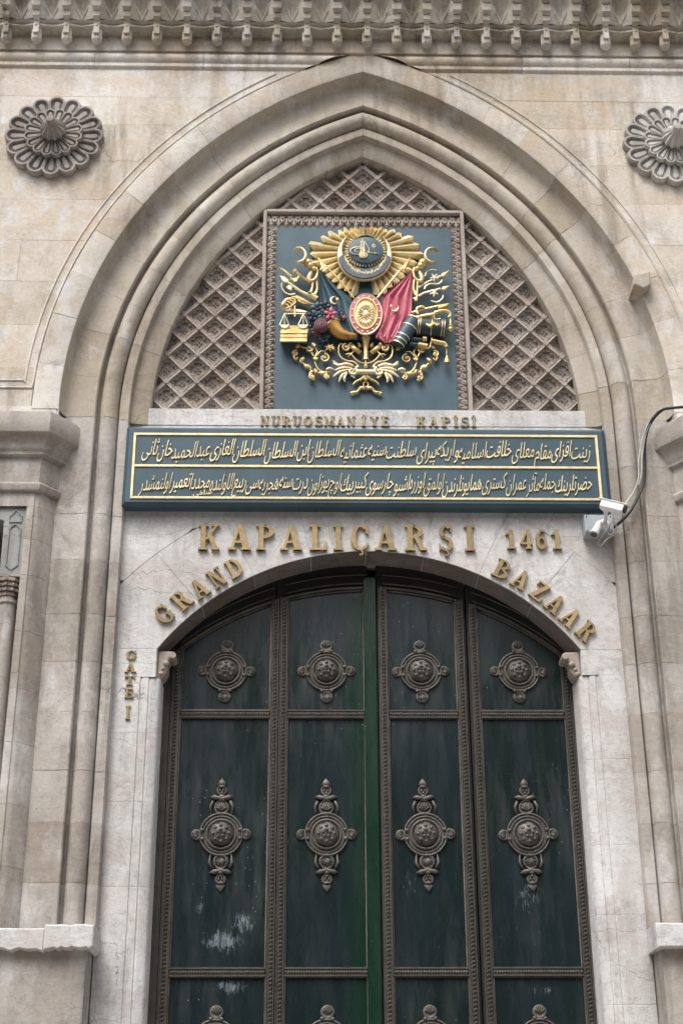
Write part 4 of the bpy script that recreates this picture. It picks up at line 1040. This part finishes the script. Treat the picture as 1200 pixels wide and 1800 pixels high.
L1 = "زینت افزای مقام معلای خلافت اسلامیه و اریکه پیرای سلطنت سنیه عثمانیه السلطان ابن السلطان السلطان الغازی عبدالحمید خان ثانی".split()
L2 = "حضرتلرینك جمله مآثر عمران کستری همایونلرندن اولمق اوزره اشبو چارسوی کبیر بیك اوچ یوز اون درت سنه هجریه سی ربیع الاولنده مجددا تعمیر اولنمشدر".split()
for words, zb, hz_ in ((L1, 6.345, 0.150), (L2, 6.094, 0.148)):
    ms = []
    for w in words:
        me = text_mesh(shape(w), 1.0, 0.03, -0.008)
        xs = [v.co.x for v in me.vertices]; ms.append((me, min(xs), max(xs)))
    tot = sum(b_ - a for _, a, b_ in ms) * 1.0; gap = 0.035 * tot / len(ms)
    scx = (BX1 - BX0 - 0.13) / (tot + gap * (len(ms) - 1)); x = BX1 - 0.06
    for i, (me, a, b_) in enumerate(ms):
        wd = (b_ - a) * scx * 1.05
        for v in me.vertices: v.co.z *= 0.004 / 0.03
        dz = 0.010 * math.sin(i * 2.1)
        place_text(me, 'script_word', M_goldtext, INS, x - wd - a * scx * 1.0, 0.1205, zb + dz, shear=0.18, tilt=0.10, sx=scx * 1.0, sz=hz_ * 1.18, xc=(a + b_) / 2 * scx)
        x -= wd + gap * scx - 0.05 * (b_ - a) * scx
place_text(text_mesh(shape('سامی'), 1.0, 0.03, 0.01), 'script_word', M_goldtext, INS, -1.20, 0.122, 6.045, shear=.1, tilt=.1, sx=.055, sz=.055)
for o in INS.children:
    if o.name.startswith('script_word') and max(v.co.y for v in o.data.vertices) - min(v.co.y for v in o.data.vertices) > .02:
        for v in o.data.vertices: v.co.y *= .1

# ------------------------------------------------------------------ letters
def serif(ch, kw=1.0):
    """condensed slab-serif letter as outlines in a box one unit high; returns polygons and width"""
    T, t, sh = 0.19 * kw, 0.085, 0.075
    P = []
    rc = lambda x0, z0, x1, z1: P.append([(x0, z0), (x1, z0), (x1, z1), (x0, z1)])
    def slab(x, z, w=0.36):
        rc(x - w / 2, z, x + w / 2, z + sh)
    def stem(x, w=T, s=True):
        rc(x - w / 2, 0, x + w / 2, 1)
        if s: slab(x, 0, w + .17); slab(x, 1 - sh, w + .17)
    def diag(x0, z0, x1, z1, w): P.append([(x0 - w / 2, z0), (x0 + w / 2, z0), (x1 + w / 2, z1), (x1 - w / 2, z1)])
    def arc(cx, cz, rx, rz, a0, a1, th, tv, n=14):
        for i in range(n):
            q = [R(a0 + (a1 - a0) * (i + k) / n) for k in (0, 1)]
            P.append([(cx + rx * math.cos(q[0]), cz + rz * math.sin(q[0])), (cx + rx * math.cos(q[1]), cz + rz * math.sin(q[1])),
                      (cx + (rx - th) * math.cos(q[1]), cz + (rz - tv) * math.sin(q[1])), (cx + (rx - th) * math.cos(q[0]), cz + (rz - tv) * math.sin(q[0]))])
    if ch in 'Iİ1':
        if ch == '1': rc(.14, 0, .31, 1); slab(.225, 0, .40); diag(.06, .76, .19, .93, .16); w = .45
        else:
            stem(.2); w = .4
            if ch == 'İ': rc(.13, 1.09, .27, 1.22)
    elif ch == 'K': stem(.18); diag(.30, .40, .64, 1 - sh, .10); diag(.63, sh, .40, .62, .19); slab(.64, 0, .30); slab(.62, 1 - sh, .30); w = .8
    elif ch == 'A': diag(.13, 0, .36, 1, .09); diag(.60, 0, .38, 1, .20); rc(.22, .27, .52, .35); slab(.13, 0, .27); slab(.60, 0, .32); w = .76
    elif ch == 'P': stem(.18); arc(.30, .73, .36, .27, -90, 90, .18, t); rc(.2, 1 - t, .31, 1); rc(.2, .46, .31, .46 + t); w = .68
    elif ch == 'B': stem(.18); arc(.32, .755, .29, .245, -90, 90, .16, t); arc(.32, .27, .35, .27, -90, 90, .18, t); rc(.2, 1 - t, .33, 1); rc(.2, .5, .33, .5 + t * .6); rc(.2, 0, .33, t); w = .7
    elif ch == 'D': stem(.18); arc(.28, .5, .42, .5, -90, 90, .19, t); rc(.2, 1 - t, .29, 1); rc(.2, 0, .29, t); w = .74
    elif ch == 'L': stem(.18); rc(.2, 0, .58, t); P.append([(.49, 0), (.60, 0), (.60, .32), (.53, .32)]); w = .63
    elif ch == 'E': stem(.18, s=False); rc(.02, 0, .58, t); rc(.02, 1 - t, .56, 1); rc(.2, .47, .46, .54); P.append([(.50, 0), (.60, 0), (.60, .28), (.54, .28)]); P.append([(.48, 1), (.57, 1), (.57, .74), (.52, .74)]); rc(.42, .38, .47, .63); w = .63
    elif ch == 'T': stem(.34, s=False); slab(.34, 0, .38); rc(.02, 1 - t, .66, 1); rc(.02, .72, .09, 1); rc(.59, .72, .66, 1); w = .68
    elif ch == 'R': stem(.18); arc(.30, .74, .33, .26, -90, 90, .17, t); rc(.2, 1 - t, .31, 1); rc(.2, .48, .31, .48 + t); diag(.62, 0, .42, .50, .19); slab(.66, 0, .22); w = .76
    elif ch in 'CÇG':
        arc(.37, .5, .36, .51, 48, 312, .19, t, 20); P.append([(.56, .68), (.66, .62), (.66, 1), (.60, 1), (.56, .86)])
        if ch == 'G': rc(.48, .06, .64, .42); rc(.40, .40, .70, .46)
        else: P.append([(.55, .12), (.60, .10), (.68, .28), (.63, .32)])
        if ch == 'Ç': arc(.37, -.10, .11, .10, -120, 80, .05, .05, 6)
        w = .72
    elif ch in 'SŞ':
        arc(.32, .74, .25, .27, 40, 270, .15, t, 12); arc(.32, .27, .28, .29, -150, 90, .16, t, 12); diag(.22, .60, .42, .42, .14)
        P.append([(.49, .78), (.55, .70), (.55, 1), (.50, 1)]); P.append([(.05, 0), (.10, 0), (.12, .22), (.05, .30)])
        if ch == 'Ş': arc(.32, -.11, .11, .10, -120, 80, .05, .05, 6)
        w = .64
    elif ch == 'O': arc(.37, .5, .36, .51, 0, 360, .19, t, 26); w = .74
    elif ch == 'U': rc(.09, .3, .26, 1); rc(.56, .3, .64, 1); slab(.175, 1 - sh, .33); slab(.60, 1 - sh, .26); arc(.365, .33, .275, .34, 180, 360, .13, t, 12); w = .76
    elif ch == 'N': rc(.10, 0, .18, 1); rc(.60, 0, .68, 1); diag(.60, 0, .17, 1, .20); slab(.14, 0, .27); slab(.64, 1 - sh, .27); slab(.12, 1 - sh, .22); w = .80
    elif ch == 'M': rc(.10, 0, .18, 1); rc(.68, 0, .86, 1); diag(.46, 0.05, .17, 1, .18); diag(.44, .05, .74, 1, .09); slab(.14, 0, .27); slab(.77, 0, .34); slab(.77, 1 - sh, .34); slab(.12, 1 - sh, .22); w = .96
    elif ch == 'Y': rc(.28, 0, .46, .5); slab(.37, 0, .36); diag(.36, .45, .14, 1, .19); diag(.38, .45, .58, 1, .09); slab(.14, 1 - sh, .30); slab(.59, 1 - sh, .24); w = .72
    elif ch == 'Z': rc(.05, 0, .62, t); rc(.06, 1 - t, .60, 1); diag(.14, 0, .52, 1, .19); rc(.56, 0, .63, .28); rc(.05, .74, .11, 1); w = .68
    elif ch == '4': rc(.38, 0, .56, 1); rc(.03, .24, .66, .34); diag(.08, .3, .42, 1, .11); slab(.47, 0, .34); w = .68
    elif ch == '6': arc(.34, .31, .29, .32, 0, 360, .17, t, 20); arc(.37, .50, .33, .51, 60, 190, .18, t, 12); w = .66
    return P, w
def letter(ch, x, z, h, wd, parent, mat, rot=0.0, th=0.028, yb=0.232, flat=False):
    """centre-bottom at (x,z), height h, total width wd"""
    P, w = serif(ch, 0.8 if h < 0.1 and mat is M_letter else 1.0); b = MB(); k = 0
    for poly in P:
        pts = []
        for (a, c_) in poly:
            px, pz = (a - w / 2) * wd / w, c_ * h
            pts.append((px * math.cos(rot) + pz * math.sin(rot), -px * math.sin(rot) + pz * math.cos(rot)))
        b.prism([(x + p[0], z + p[1]) for p in pts], yb - th - 0.00025 * (k % 7), yb, 0.0)
        k += 1
    return b.build('letter', mat, parent)
def word(name, label, chars, h, mat, th=0.028, yb=0.232, group='gilt letters of the gate signs'):
    cx = sum(c_[1] for c_ in chars) / len(chars); cz = min(c_[2] for c_ in chars)
    W = empty(name, (cx, yb, cz), label, 'sign')
    for c_ in chars: letter(c_[0], c_[1], c_[2], c_[5] if len(c_) > 5 else h, c_[3], W, mat, c_[4] if len(c_) > 4 else 0.0, th, yb)
KX = [(-1.158, -1.011), (-0.965, -0.841), (-0.764, -0.625), (-0.617, -0.474), (-0.416, -0.288), (-0.241, -0.168), (-0.121, 0.011), (0.03, 0.193), (0.251, 0.399), (0.465, 0.581), (0.655, 0.733)]
# measured extents of the eleven letters
KX = [(-1.158, -1.011), (-0.955, -0.800), (-0.764, -0.640), (-0.600, -0.450), (-0.400, -0.278), (-0.241, -0.168), (-0.121, 0.011), (0.045, 0.195), (0.251, 0.399), (0.475, 0.585), (0.655, 0.733)]
word('sign_lettering', 'large gold KAPALIÇARŞI letters under the blue inscription board', [(ch, (a + b_) / 2, 5.679, b_ - a) for ch, (a, b_) in zip('KAPALIÇARŞI', KX)], 0.188, M_letter)
word('sign_lettering', 'gold number 1461 on the marble beside the security camera', [('1', 0.978, 5.694, 0.07), ('4', 1.08, 5.694, 0.09), ('6', 1.185, 5.694, 0.085), ('1', 1.292, 5.694, 0.07)], 0.142, M_letter)
def onarc(txt, cen, rots, h, wd):
    out_ = []
    for ch, (cx, cz), r_ in zip(txt, cen, rots):
        rr_ = R(r_); out_.append((ch, cx - math.sin(rr_) * h / 2, cz - math.cos(rr_) * h / 2, wd, rr_))
    return out_
word('sign_lettering', 'gold GRAND letters following the left side of the door arch', onarc('GRAND', [(-1.365, 5.207), (-1.252, 5.312), (-1.138, 5.395), (-1.022, 5.475), (-0.905, 5.546)], (-49, -45, -37, -35, -28), 0.135, 0.105), 0.135, M_letter)
word('sign_lettering', 'gold BAZAAR letters following the right side of the door arch', onarc('BAZAAR', [(0.905, 5.541), (1.028, 5.470), (1.150, 5.382), (1.248, 5.292), (1.345, 5.196), (1.448, 5.094)], (28, 32, 40, 43, 46, 48), 0.135, 0.108), 0.135, M_letter)
word('sign_lettering', 'small gold GATE 1 letters stacked down the left marble jamb', [('G', -1.568, 4.893, 0.070, 0, 0.062), ('A', -1.568, 4.805, 0.078, 0, 0.060), ('T', -1.568, 4.718, 0.070, 0, 0.060), ('E', -1.568, 4.630, 0.062, 0, 0.062), ('I', -1.568, 4.485, 0.040, 0, 0.090)], 0.075, M_letter, th=0.015)
nm = 'NURUOSMANİYE'; x0, x1 = -0.760, 0.158
word('sign_lettering', 'weathered NURUOSMANİYE letters on the pale strip under the crest', [(ch, x0 + (x1 - x0) * (i + .5) / 12 + (0.012 if i > 8 else 0), 6.648, (0.062 if ch not in 'İM' else 0.035 if ch == 'İ' else .078)) for i, ch in enumerate(nm)], 0.076, M_letterold, th=0.012, yb=0.228)
kp = 'KAPİSİ'; xs_ = [0.385, 0.475, 0.565, 0.635, 0.70, 0.762]
word('sign_lettering', 'weathered KAPİSİ letters at the right end of the strip under the crest', [(ch, x, 6.648, 0.066 if ch not in 'İ' else 0.034) for ch, x in zip(kp, xs_)], 0.076, M_letterold, th=0.012, yb=0.228)

# ------------------------------------------------------------------ doors
YP, YSt = 0.472, 0.450
MB().box(-1.40, 1.40, 0.56, 0.62, 0, 5.8).build('dark_passage_boards', M_dark, FAC)
def ztop(u, off): return ZC + math.sqrt(max(0.0, (RD + 0.0) ** 2 - u * u)) - off
# rope moulding bead strip helper: little slanted lobes
def rope(pts, pitch=0.0255, r=0.0125, Y=0.441):
    b = MB()
    for (x0, z0), (x1, z1) in zip(pts, pts[1:]):
        L = math.hypot(x1 - x0, z1 - z0); n_ = max(1, int(L / pitch)); dx, dz = (x1 - x0) / L, (z1 - z0) / L
        for i in range(n_):
            c_ = ((x0 + (x1 - x0) * (i + .5) / n_), (z0 + (z1 - z0) * (i + .5) / n_)); s_ = 1 if i % 2 else -1
            a = (c_[0] - dz * r - dx * r * .55, c_[1] + dx * r - dz * r * .55); d = (c_[0] + dz * r + dx * r * .55, c_[1] - dx * r + dz * r * .55)
            b.tube([(a[0], Y + .004, a[1]), (c_[0], Y - .003, c_[1]), (d[0], Y + .004, d[1])], [.003, .0075, .003], 5)
    return b
def medallion(parent, x, z, big):
    YM = YP - 0.004
    base = MB()
    base.lathe_y((x, 0, z), [(0.128, YP), (0.128, YM - .004), (0.120, YM - .010), (0.108, YM - .004), (0.10, YM - .004), (0.001, YM - .004)], 32)
    md = base.build('medallion', M_orn, parent, smooth=True, org=(x, YM, z))
    md.rotation_euler = (0, R(random.uniform(-2.2, 2.2)), 0)
    def sub(b, name, smooth='full'): return b.build(name, M_orn, md, smooth=smooth, org=(x, YM, z))
    b = MB()
    for rr_, w, Y in ((0.135, 0.0065, YM - .010), (0.115, 0.0045, YM - .008), (0.093, 0.0065, YM - .016)):
        b.tube([(x + rr_ * math.cos(R(10 * k)), Y, z + rr_ * math.sin(R(10 * k))) for k in range(36)], w, 6, closed=True)
    sub(b, 'ring')
    b = MB(); rows = []
    for i in range(9):
        th = R(90 * i / 8); rws = []
        for j in range(24):
            ph = 2 * math.pi * j / 24; rr_ = 0.078 * math.cos(th) ; k = 1 + 0.10 * math.sin(8 * ph + i * 1.3) * math.sin(2 * th) + 0.05 * math.sin(5 * ph + i)
            rws.append((x + rr_ * k * math.cos(ph), YM - .004 - 0.048 * math.sin(th) * (1 + .1 * math.sin(4 * ph + i * 2)), z + rr_ * k * math.sin(ph)))
        rows.append(rws)
    b.grid(rows, closed=True)
    for k in range(8):
        a = R(45 * k); b.ball((x + .050 * math.cos(a), YM - .038, z + .050 * math.sin(a)), 0.014, 6, 5)
    for k in range(5):
        a = R(72 * k + 18); b.ball((x + .022 * math.cos(a), YM - .050, z + .022 * math.sin(a)), 0.012, 6, 5)
    sub(b, 'boss')
    lobes = [(0, .158, 1.05), (180, .158, 1.05)] if big else [(0, .160, 1.05), (180, .160, 1.05), (90, .178, 1.3), (270, .178, 1.3)]
    for a, rr_, s_ in lobes:
        cx, cz = x + rr_ * math.cos(R(a)), z + rr_ * math.sin(R(a)); b = MB()
        b.lathe_y((cx, 0, cz), [(0.034 * s_, YP), (0.034 * s_, YM - .006), (0.026 * s_, YM - .012), (0.020 * s_, YM - .004), (0.001, YM - .006)], 14)
        for k in range(5):
            q = R(a + 180 + (k - 2) * 0 + 0); w_ = R(a - 60 + 30 * k)
            b.tube([(cx - .010 * math.cos(R(a)), YM - .010, cz - .010 * math.sin(R(a))), (cx + .026 * s_ * math.cos(w_), YM - .014, cz + .026 * s_ * math.sin(w_))], [.003, .005], 5)
        for s2 in (-1, 1):
            px, pz = x + (rr_ - .034) * math.cos(R(a + s2 * 13)), z + (rr_ - .034) * math.sin(R(a + s2 * 13)); b.ball((px, YM - .014, pz), (.014, .010, .012), 8, 5)
        sub(b, 'shell')
    if big:
        for s_ in (1, -1):
            b = MB(); cz = z + s_ * .172
            b.lathe_y((x, 0, cz), [(0.05, YP), (0.05, YM - .008), (0.042, YM - .014), (0.034, YM - .004), (0.001, YM - .006)], 16)
            for k in range(7):
                w_ = R(90 * s_ - 84 + 28 * k); b.tube([(x, YM - .012, cz - s_ * .018), (x + .034 * math.cos(w_), YM - .014, cz + .034 * math.sin(w_))], [.003, .006], 5)
            for s2 in (-1, 1):
                b.tube([(x + s2 * .066, YM - .008, z + s_ * .128), (x + s2 * .072, YM - .010, z + s_ * .18), (x + s2 * .055, YM - .012, z + s_ * .215)], [.004, .010, .009], 6)
            sub(b, 'shell')
            b = MB(); cz = z + s_ * .232
            for s2 in (-1, 1):
                b.tube([(x - s2 * .03, YM - .010, cz - s_ * .024), (x + s2 * .01, YM - .016, cz), (x + s2 * .045, YM - .012, cz + s_ * .008), (x + s2 * .072, YM - .006, cz + s_ * .012)], [.005, .011, .017, .003], 7)
            b.ball((x, YM - .012, cz + s_ * .012), (.022, .012, .014), 8, 5)
            sub(b, 'leaf')
            b = MB(); cz = z + s_ * .285
            b.lathe_y((x, 0, cz), [(0.036, YP), (0.036, YM - .006), (0.03, YM - .012), (0.022, YM - .004), (0.001, YM - .004)], 14)
            for s2 in (-1, 1): b.ball((x + s2 * .011, YM - .010, cz), (.007, .007, .012), 6, 4)
            b.ball((x, YM - .012, cz - s_ * .018), .010, 6, 4); b.ball((x, YM - .012, cz + s_ * .025), (.026, .01, .009), 8, 5)
            pts = [(x - .030, cz + s_ * .036), (x, cz + s_ * .030), (x + .030, cz + s_ * .036), (x + .020, cz + s_ * .058), (x, cz + s_ * .082), (x - .020, cz + s_ * .058)]
            b.prism(pts, YM - .012, YP, .006)
            sub(b, 'finial')
def leafdoor(x0, x1, px0, px1, stl, str_, label, cxm, astr=None):
    D = empty('door_leaf', ((x0 + x1) / 2, 0.5, 0), label, 'door', 'folding leaves of the green gate door')
    n_ = 10; ar = [(x0 + (x1 - x0) * i / n_, ztop(x0 + (x1 - x0) * i / n_, -0.06)) for i in range(n_ + 1)]
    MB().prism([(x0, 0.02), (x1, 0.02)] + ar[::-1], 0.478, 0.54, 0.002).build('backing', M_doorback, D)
    ptop = 0.155
    zt = lambda u, o=0.0: ZC + 1.66 * math.sqrt(max(0, 1 - (u / 1.86) ** 2)) - 0.118 - o
    rails = [(4.597, 0), (2.943, 0), (1.75, 0), (0.35, 0)]
    zs = [4.567, 2.973, 2.913, 1.78, 1.72, .38]
    # panels
    for (za, zb) in ((4.626, None), (2.973, 4.567), (1.78, 2.913), (.38, 1.72)):
        if zb is None:
            top = [(px0 + (px1 - px0) * i / n_, zt(px0 + (px1 - px0) * i / n_)) for i in range(n_ + 1)]
            pts = [(px0, za), (px1, za)] + top[::-1]
        else: pts = [(px0, za), (px1, za), (px1, zb), (px0, zb)]
        MB().prism(pts, YP, YP + .02, 0.004, 0.002).build('panel', M_panel, D)
        # raised lip round the panel
        MB().tube([(a, YP - .008, c_) for a, c_ in pts], 0.0075, 6, closed=True).build('panel_moulding', M_bronze, D, smooth='full')
    for z, _ in rails:
        MB().prism([(px0 - .004, z - .030), (px1 + .004, z - .030), (px1 + .004, z + .030), (px0 - .004, z + .030)], 0.456, 0.48, 0.006).build('rail', M_bronze, D)
        MB().tube([(px0 - .004, 0.455, z - .022), (px1 + .004, 0.455, z - .022)], .006, 6).build('rail_bead', M_bronze, D); MB().tube([(px0 - .004, 0.455, z + .022), (px1 + .004, 0.455, z + .022)], .006, 6).build('rail_bead', M_bronze, D)
        tag(rope([(px0, z), (px1, z)], .016, .009, .452).build('rope_ornament', M_orn, D), kind='stuff')
    if abs(x0) > 1.3: MB().box(-1.40, -1.322, 0.4575, 0.50, 0.02, 5.02).build('edge_plate', M_bronze, D)
    if abs(x1) > 1.3: MB().box(1.356, 1.40, 0.4575, 0.50, 0.02, 5.02).build('edge_plate', M_bronze, D)
    for a, b_ in (stl, str_):
        if b_ - a < .02: continue
        t0, t1 = zt((a + b_) / 2) + .03, 0.02
        MB().prism([(a, t1), (b_, t1), (b_, zt(b_) + .03), (a, zt(a) + .03)], 0.452, 0.48, 0.005).build('stile', M_bronze, D)
        tag(rope([((a + b_) / 2, t1 + .05), ((a + b_) / 2, t0 - .02)]).build('rope_ornament', M_orn, D), kind='stuff')
        for e_ in (a + .005, b_ - .005): MB().tube([(e_, .449, t1), (e_, .449, t0)], .0045, 6).build('stile_bead', M_bronze, D)
    # curved head mouldings
    for o_, r_ in ((-0.022, .012), (-0.055, .007), (-0.12, .006)):
        MB().tube([(px0 - .03 + (px1 - px0 + .06) * i / n_, 0.462, zt(px0 - .03 + (px1 - px0 + .06) * i / n_, o_)) for i in range(n_ + 1)], r_, 6).build('head_moulding', M_bronze, D, smooth='full')
    if astr:
        MB().prism([(astr[0], .02), (astr[1], .02), (astr[1], ztop(0, 0.10)), (astr[0], ztop(0, .10))], 0.446, 0.48, 0.003).build('astragal', M_green, D)
    medallion(D, cxm, 4.90, False); medallion(D, cxm, 3.797, True); medallion(D, cxm, 2.53, False); medallion(D, cxm, 1.0, True)
leafdoor(-1.362, -0.632, -1.248, -0.660, (-1.318, -1.252), (-0.656, -0.604), 'outer left door leaf with blue white paint scraped off its lower panel', -0.957)
leafdoor(-0.626, -0.001, -0.540, -0.030, (-0.600, -0.544), (-.01, -.01), 'inner left door leaf ending in a plain green strip at the centre', -0.283, (-0.030, 0.056))
leafdoor(0.060, 0.668, 0.134, 0.592, (0.070, 0.130), (0.596, 0.652), 'inner right door leaf with ornament stiles on both its sides', 0.353)
leafdoor(0.676, 1.362, 0.748, 1.302, (0.690, 0.744), (1.306, 1.352), 'outer right door leaf beside the right jamb with grey worn paint', 1.014)

# ------------------------------------------------------------------ small fittings
JB = empty('junction_box', (1.57, 0.23, 5.77), 'small grey plastic box on the marble under the right end of the blue board', 'junction box')
MB().prism([(1.475, 5.775), (1.665, 5.775), (1.665, 5.905), (1.475, 5.905)], 0.125, 0.229, 0.004).build('box_body', M_boxgrey, JB)
MB().prism([(1.471, 5.780), (1.669, 5.780), (1.669, 5.909), (1.471, 5.909)], 0.112, 0.1245, 0.004).build('lid', M_boxgrey, JB)
for x, z in ((1.487, 5.792), (1.652, 5.792), (1.487, 5.895), (1.652, 5.895)): MB().ball((x, .111, z), .005, 6, 4).build('screw', M_bronze, JB)
SC = empty('security_camera', (1.62, 0.10, 5.86), 'white bullet security camera pointing right and down from the grey box', 'security camera')
def cyl(name, p0, p1, r0, r1, mat, par, n_=14): return MB().tube([p0, p1], [r0, r1], n_).build(name, mat, par, smooth=True)
def quad_box(b, p0, p1, w, h, up):
    d = (Vector(p1) - Vector(p0)).normalized(); s_ = d.cross(Vector(up)).normalized(); u_ = s_.cross(d)
    rows = []
    for p in (p0, p1): rows.append([Vector(p) + s_ * (w * a) + u_ * (h * c_) for a, c_ in ((-1, -.6), (-.6, -1), (.6, -1), (1, -.6), (1, .6), (.6, 1), (-.6, 1), (-1, .6))])
    b.grid(rows, closed=True, capa=True, capb=True)
b = MB(); quad_box(b, (1.575, -0.02, 5.925), (1.705, -0.09, 5.852), 0.036, 0.036, (0, 0, 1)); b.build('camera_body', M_white, SC)
b = MB(); quad_box(b, (1.565, -0.02, 5.962), (1.735, -0.11, 5.868), 0.036, 0.005, (0, 0, 1)); b.build('sun_shield', M_white, SC)
cyl('lens', (1.703, -0.088, 5.853), (1.712, -0.093, 5.848), 0.026, 0.026, M_cable, SC)
b = MB(); b.tube([(1.60, 0.112, 5.83), (1.60, 0.05, 5.835), (1.60, -0.005, 5.88)], [0.03, .014, .014], 10); b.ball((1.60, 0.0, 5.885), .022, 10, 7); b.lathe_y((1.60, 0, 5.83), [(.036, .112), (.036, .09), (.02, .08), (.001, .08)], 14); b.build('mounting_arm', M_white, SC, smooth=True)
SL = empty('sensor_lamp', (1.56, 0.12, 5.76), 'small white sensor lamp drooping left below the security camera', 'sensor lamp')
b = MB(); b.tube([(1.555, 0.05, 5.815), (1.535, 0.02, 5.765), (1.505, 0.0, 5.71)], [.020, .026, .030], 12); b.build('lamp_body', M_white, SL, smooth=True)
b = MB(); b.tube([(1.504, -0.001, 5.7085), (1.502, -0.002, 5.704)], [.024, .024], 12); b.build('lamp_face', M_bronze, SL)
b = MB(); b.tube([(1.575, 0.112, 5.84), (1.57, 0.08, 5.835), (1.555, 0.05, 5.815)], [.02, .014, .014], 10); b.build('lamp_bracket', M_white, SL, smooth=True)
def cable(name, label, pxs, r_, mat, cat='cable'):
    P = []
    for (x, y, Y) in pxs: u, z = at(x, y, Y); P.append((u, Y, z))
    Q = [];
    for i in range(len(P) - 1):
        p0, p1, p2, p3 = [Vector(P[k]) for k in (max(i - 1, 0), i, i + 1, min(i + 2, len(P) - 1))]
        for j in range(6):
            t = j / 6; Q.append(0.5 * (2 * p1 + (p2 - p0) * t + (2 * p0 - 5 * p1 + 4 * p2 - p3) * t * t + (3 * p1 - p0 - 3 * p2 + p3) * t ** 3))
    Q.append(Vector(P[-1]))
    o = MB().tube(Q, r_, 7).build(name, mat, None, smooth='full'); tag(o, label, cat); return o
cable('black_cable', 'thick black cable running up the stone from the camera to the right capital', [(1070, 930, .13), (1084, 922, .11), (1106, 900, .06), (1122, 870, .07), (1131, 845, .09), (1132, 805, .09), (1133, 775, .07), (1142, 745, .03), (1160, 723, -.05), (1180, 717, -.125), (1225, 714, -.127)], 0.0105, M_cable)
cable('white_cable', 'thin white cable tied along the black one on the right mouldings', [(1080, 905, .06), (1098, 884, .05), (1116, 860, .05), (1125, 840, .06), (1128, 800, .06), (1134, 765, .05), (1146, 738, .01), (1162, 720, -.06)], 0.0048, M_cablewhite)
cable('white_cable', 'second thin white cable bowed left of the bundle above the security camera', [(1072, 905, .06), (1094, 890, .05), (1112, 866, .04), (1121, 840, .05), (1122, 805, .05), (1129, 768, .04), (1144, 734, .0), (1160, 719, -.065)], 0.0045, M_cablewhite)
cable('dangling_cable', 'loose looped grey cable hanging under the security camera', [(1060, 925, .06), (1072, 940, .04), (1082, 928, .03), (1078, 915, .04), (1068, 928, .03), (1058, 941, .05), (1050, 955, .06), (1056, 959, .06), (1066, 948, .05), (1086, 936, .06)], 0.0038, M_cablewhite)
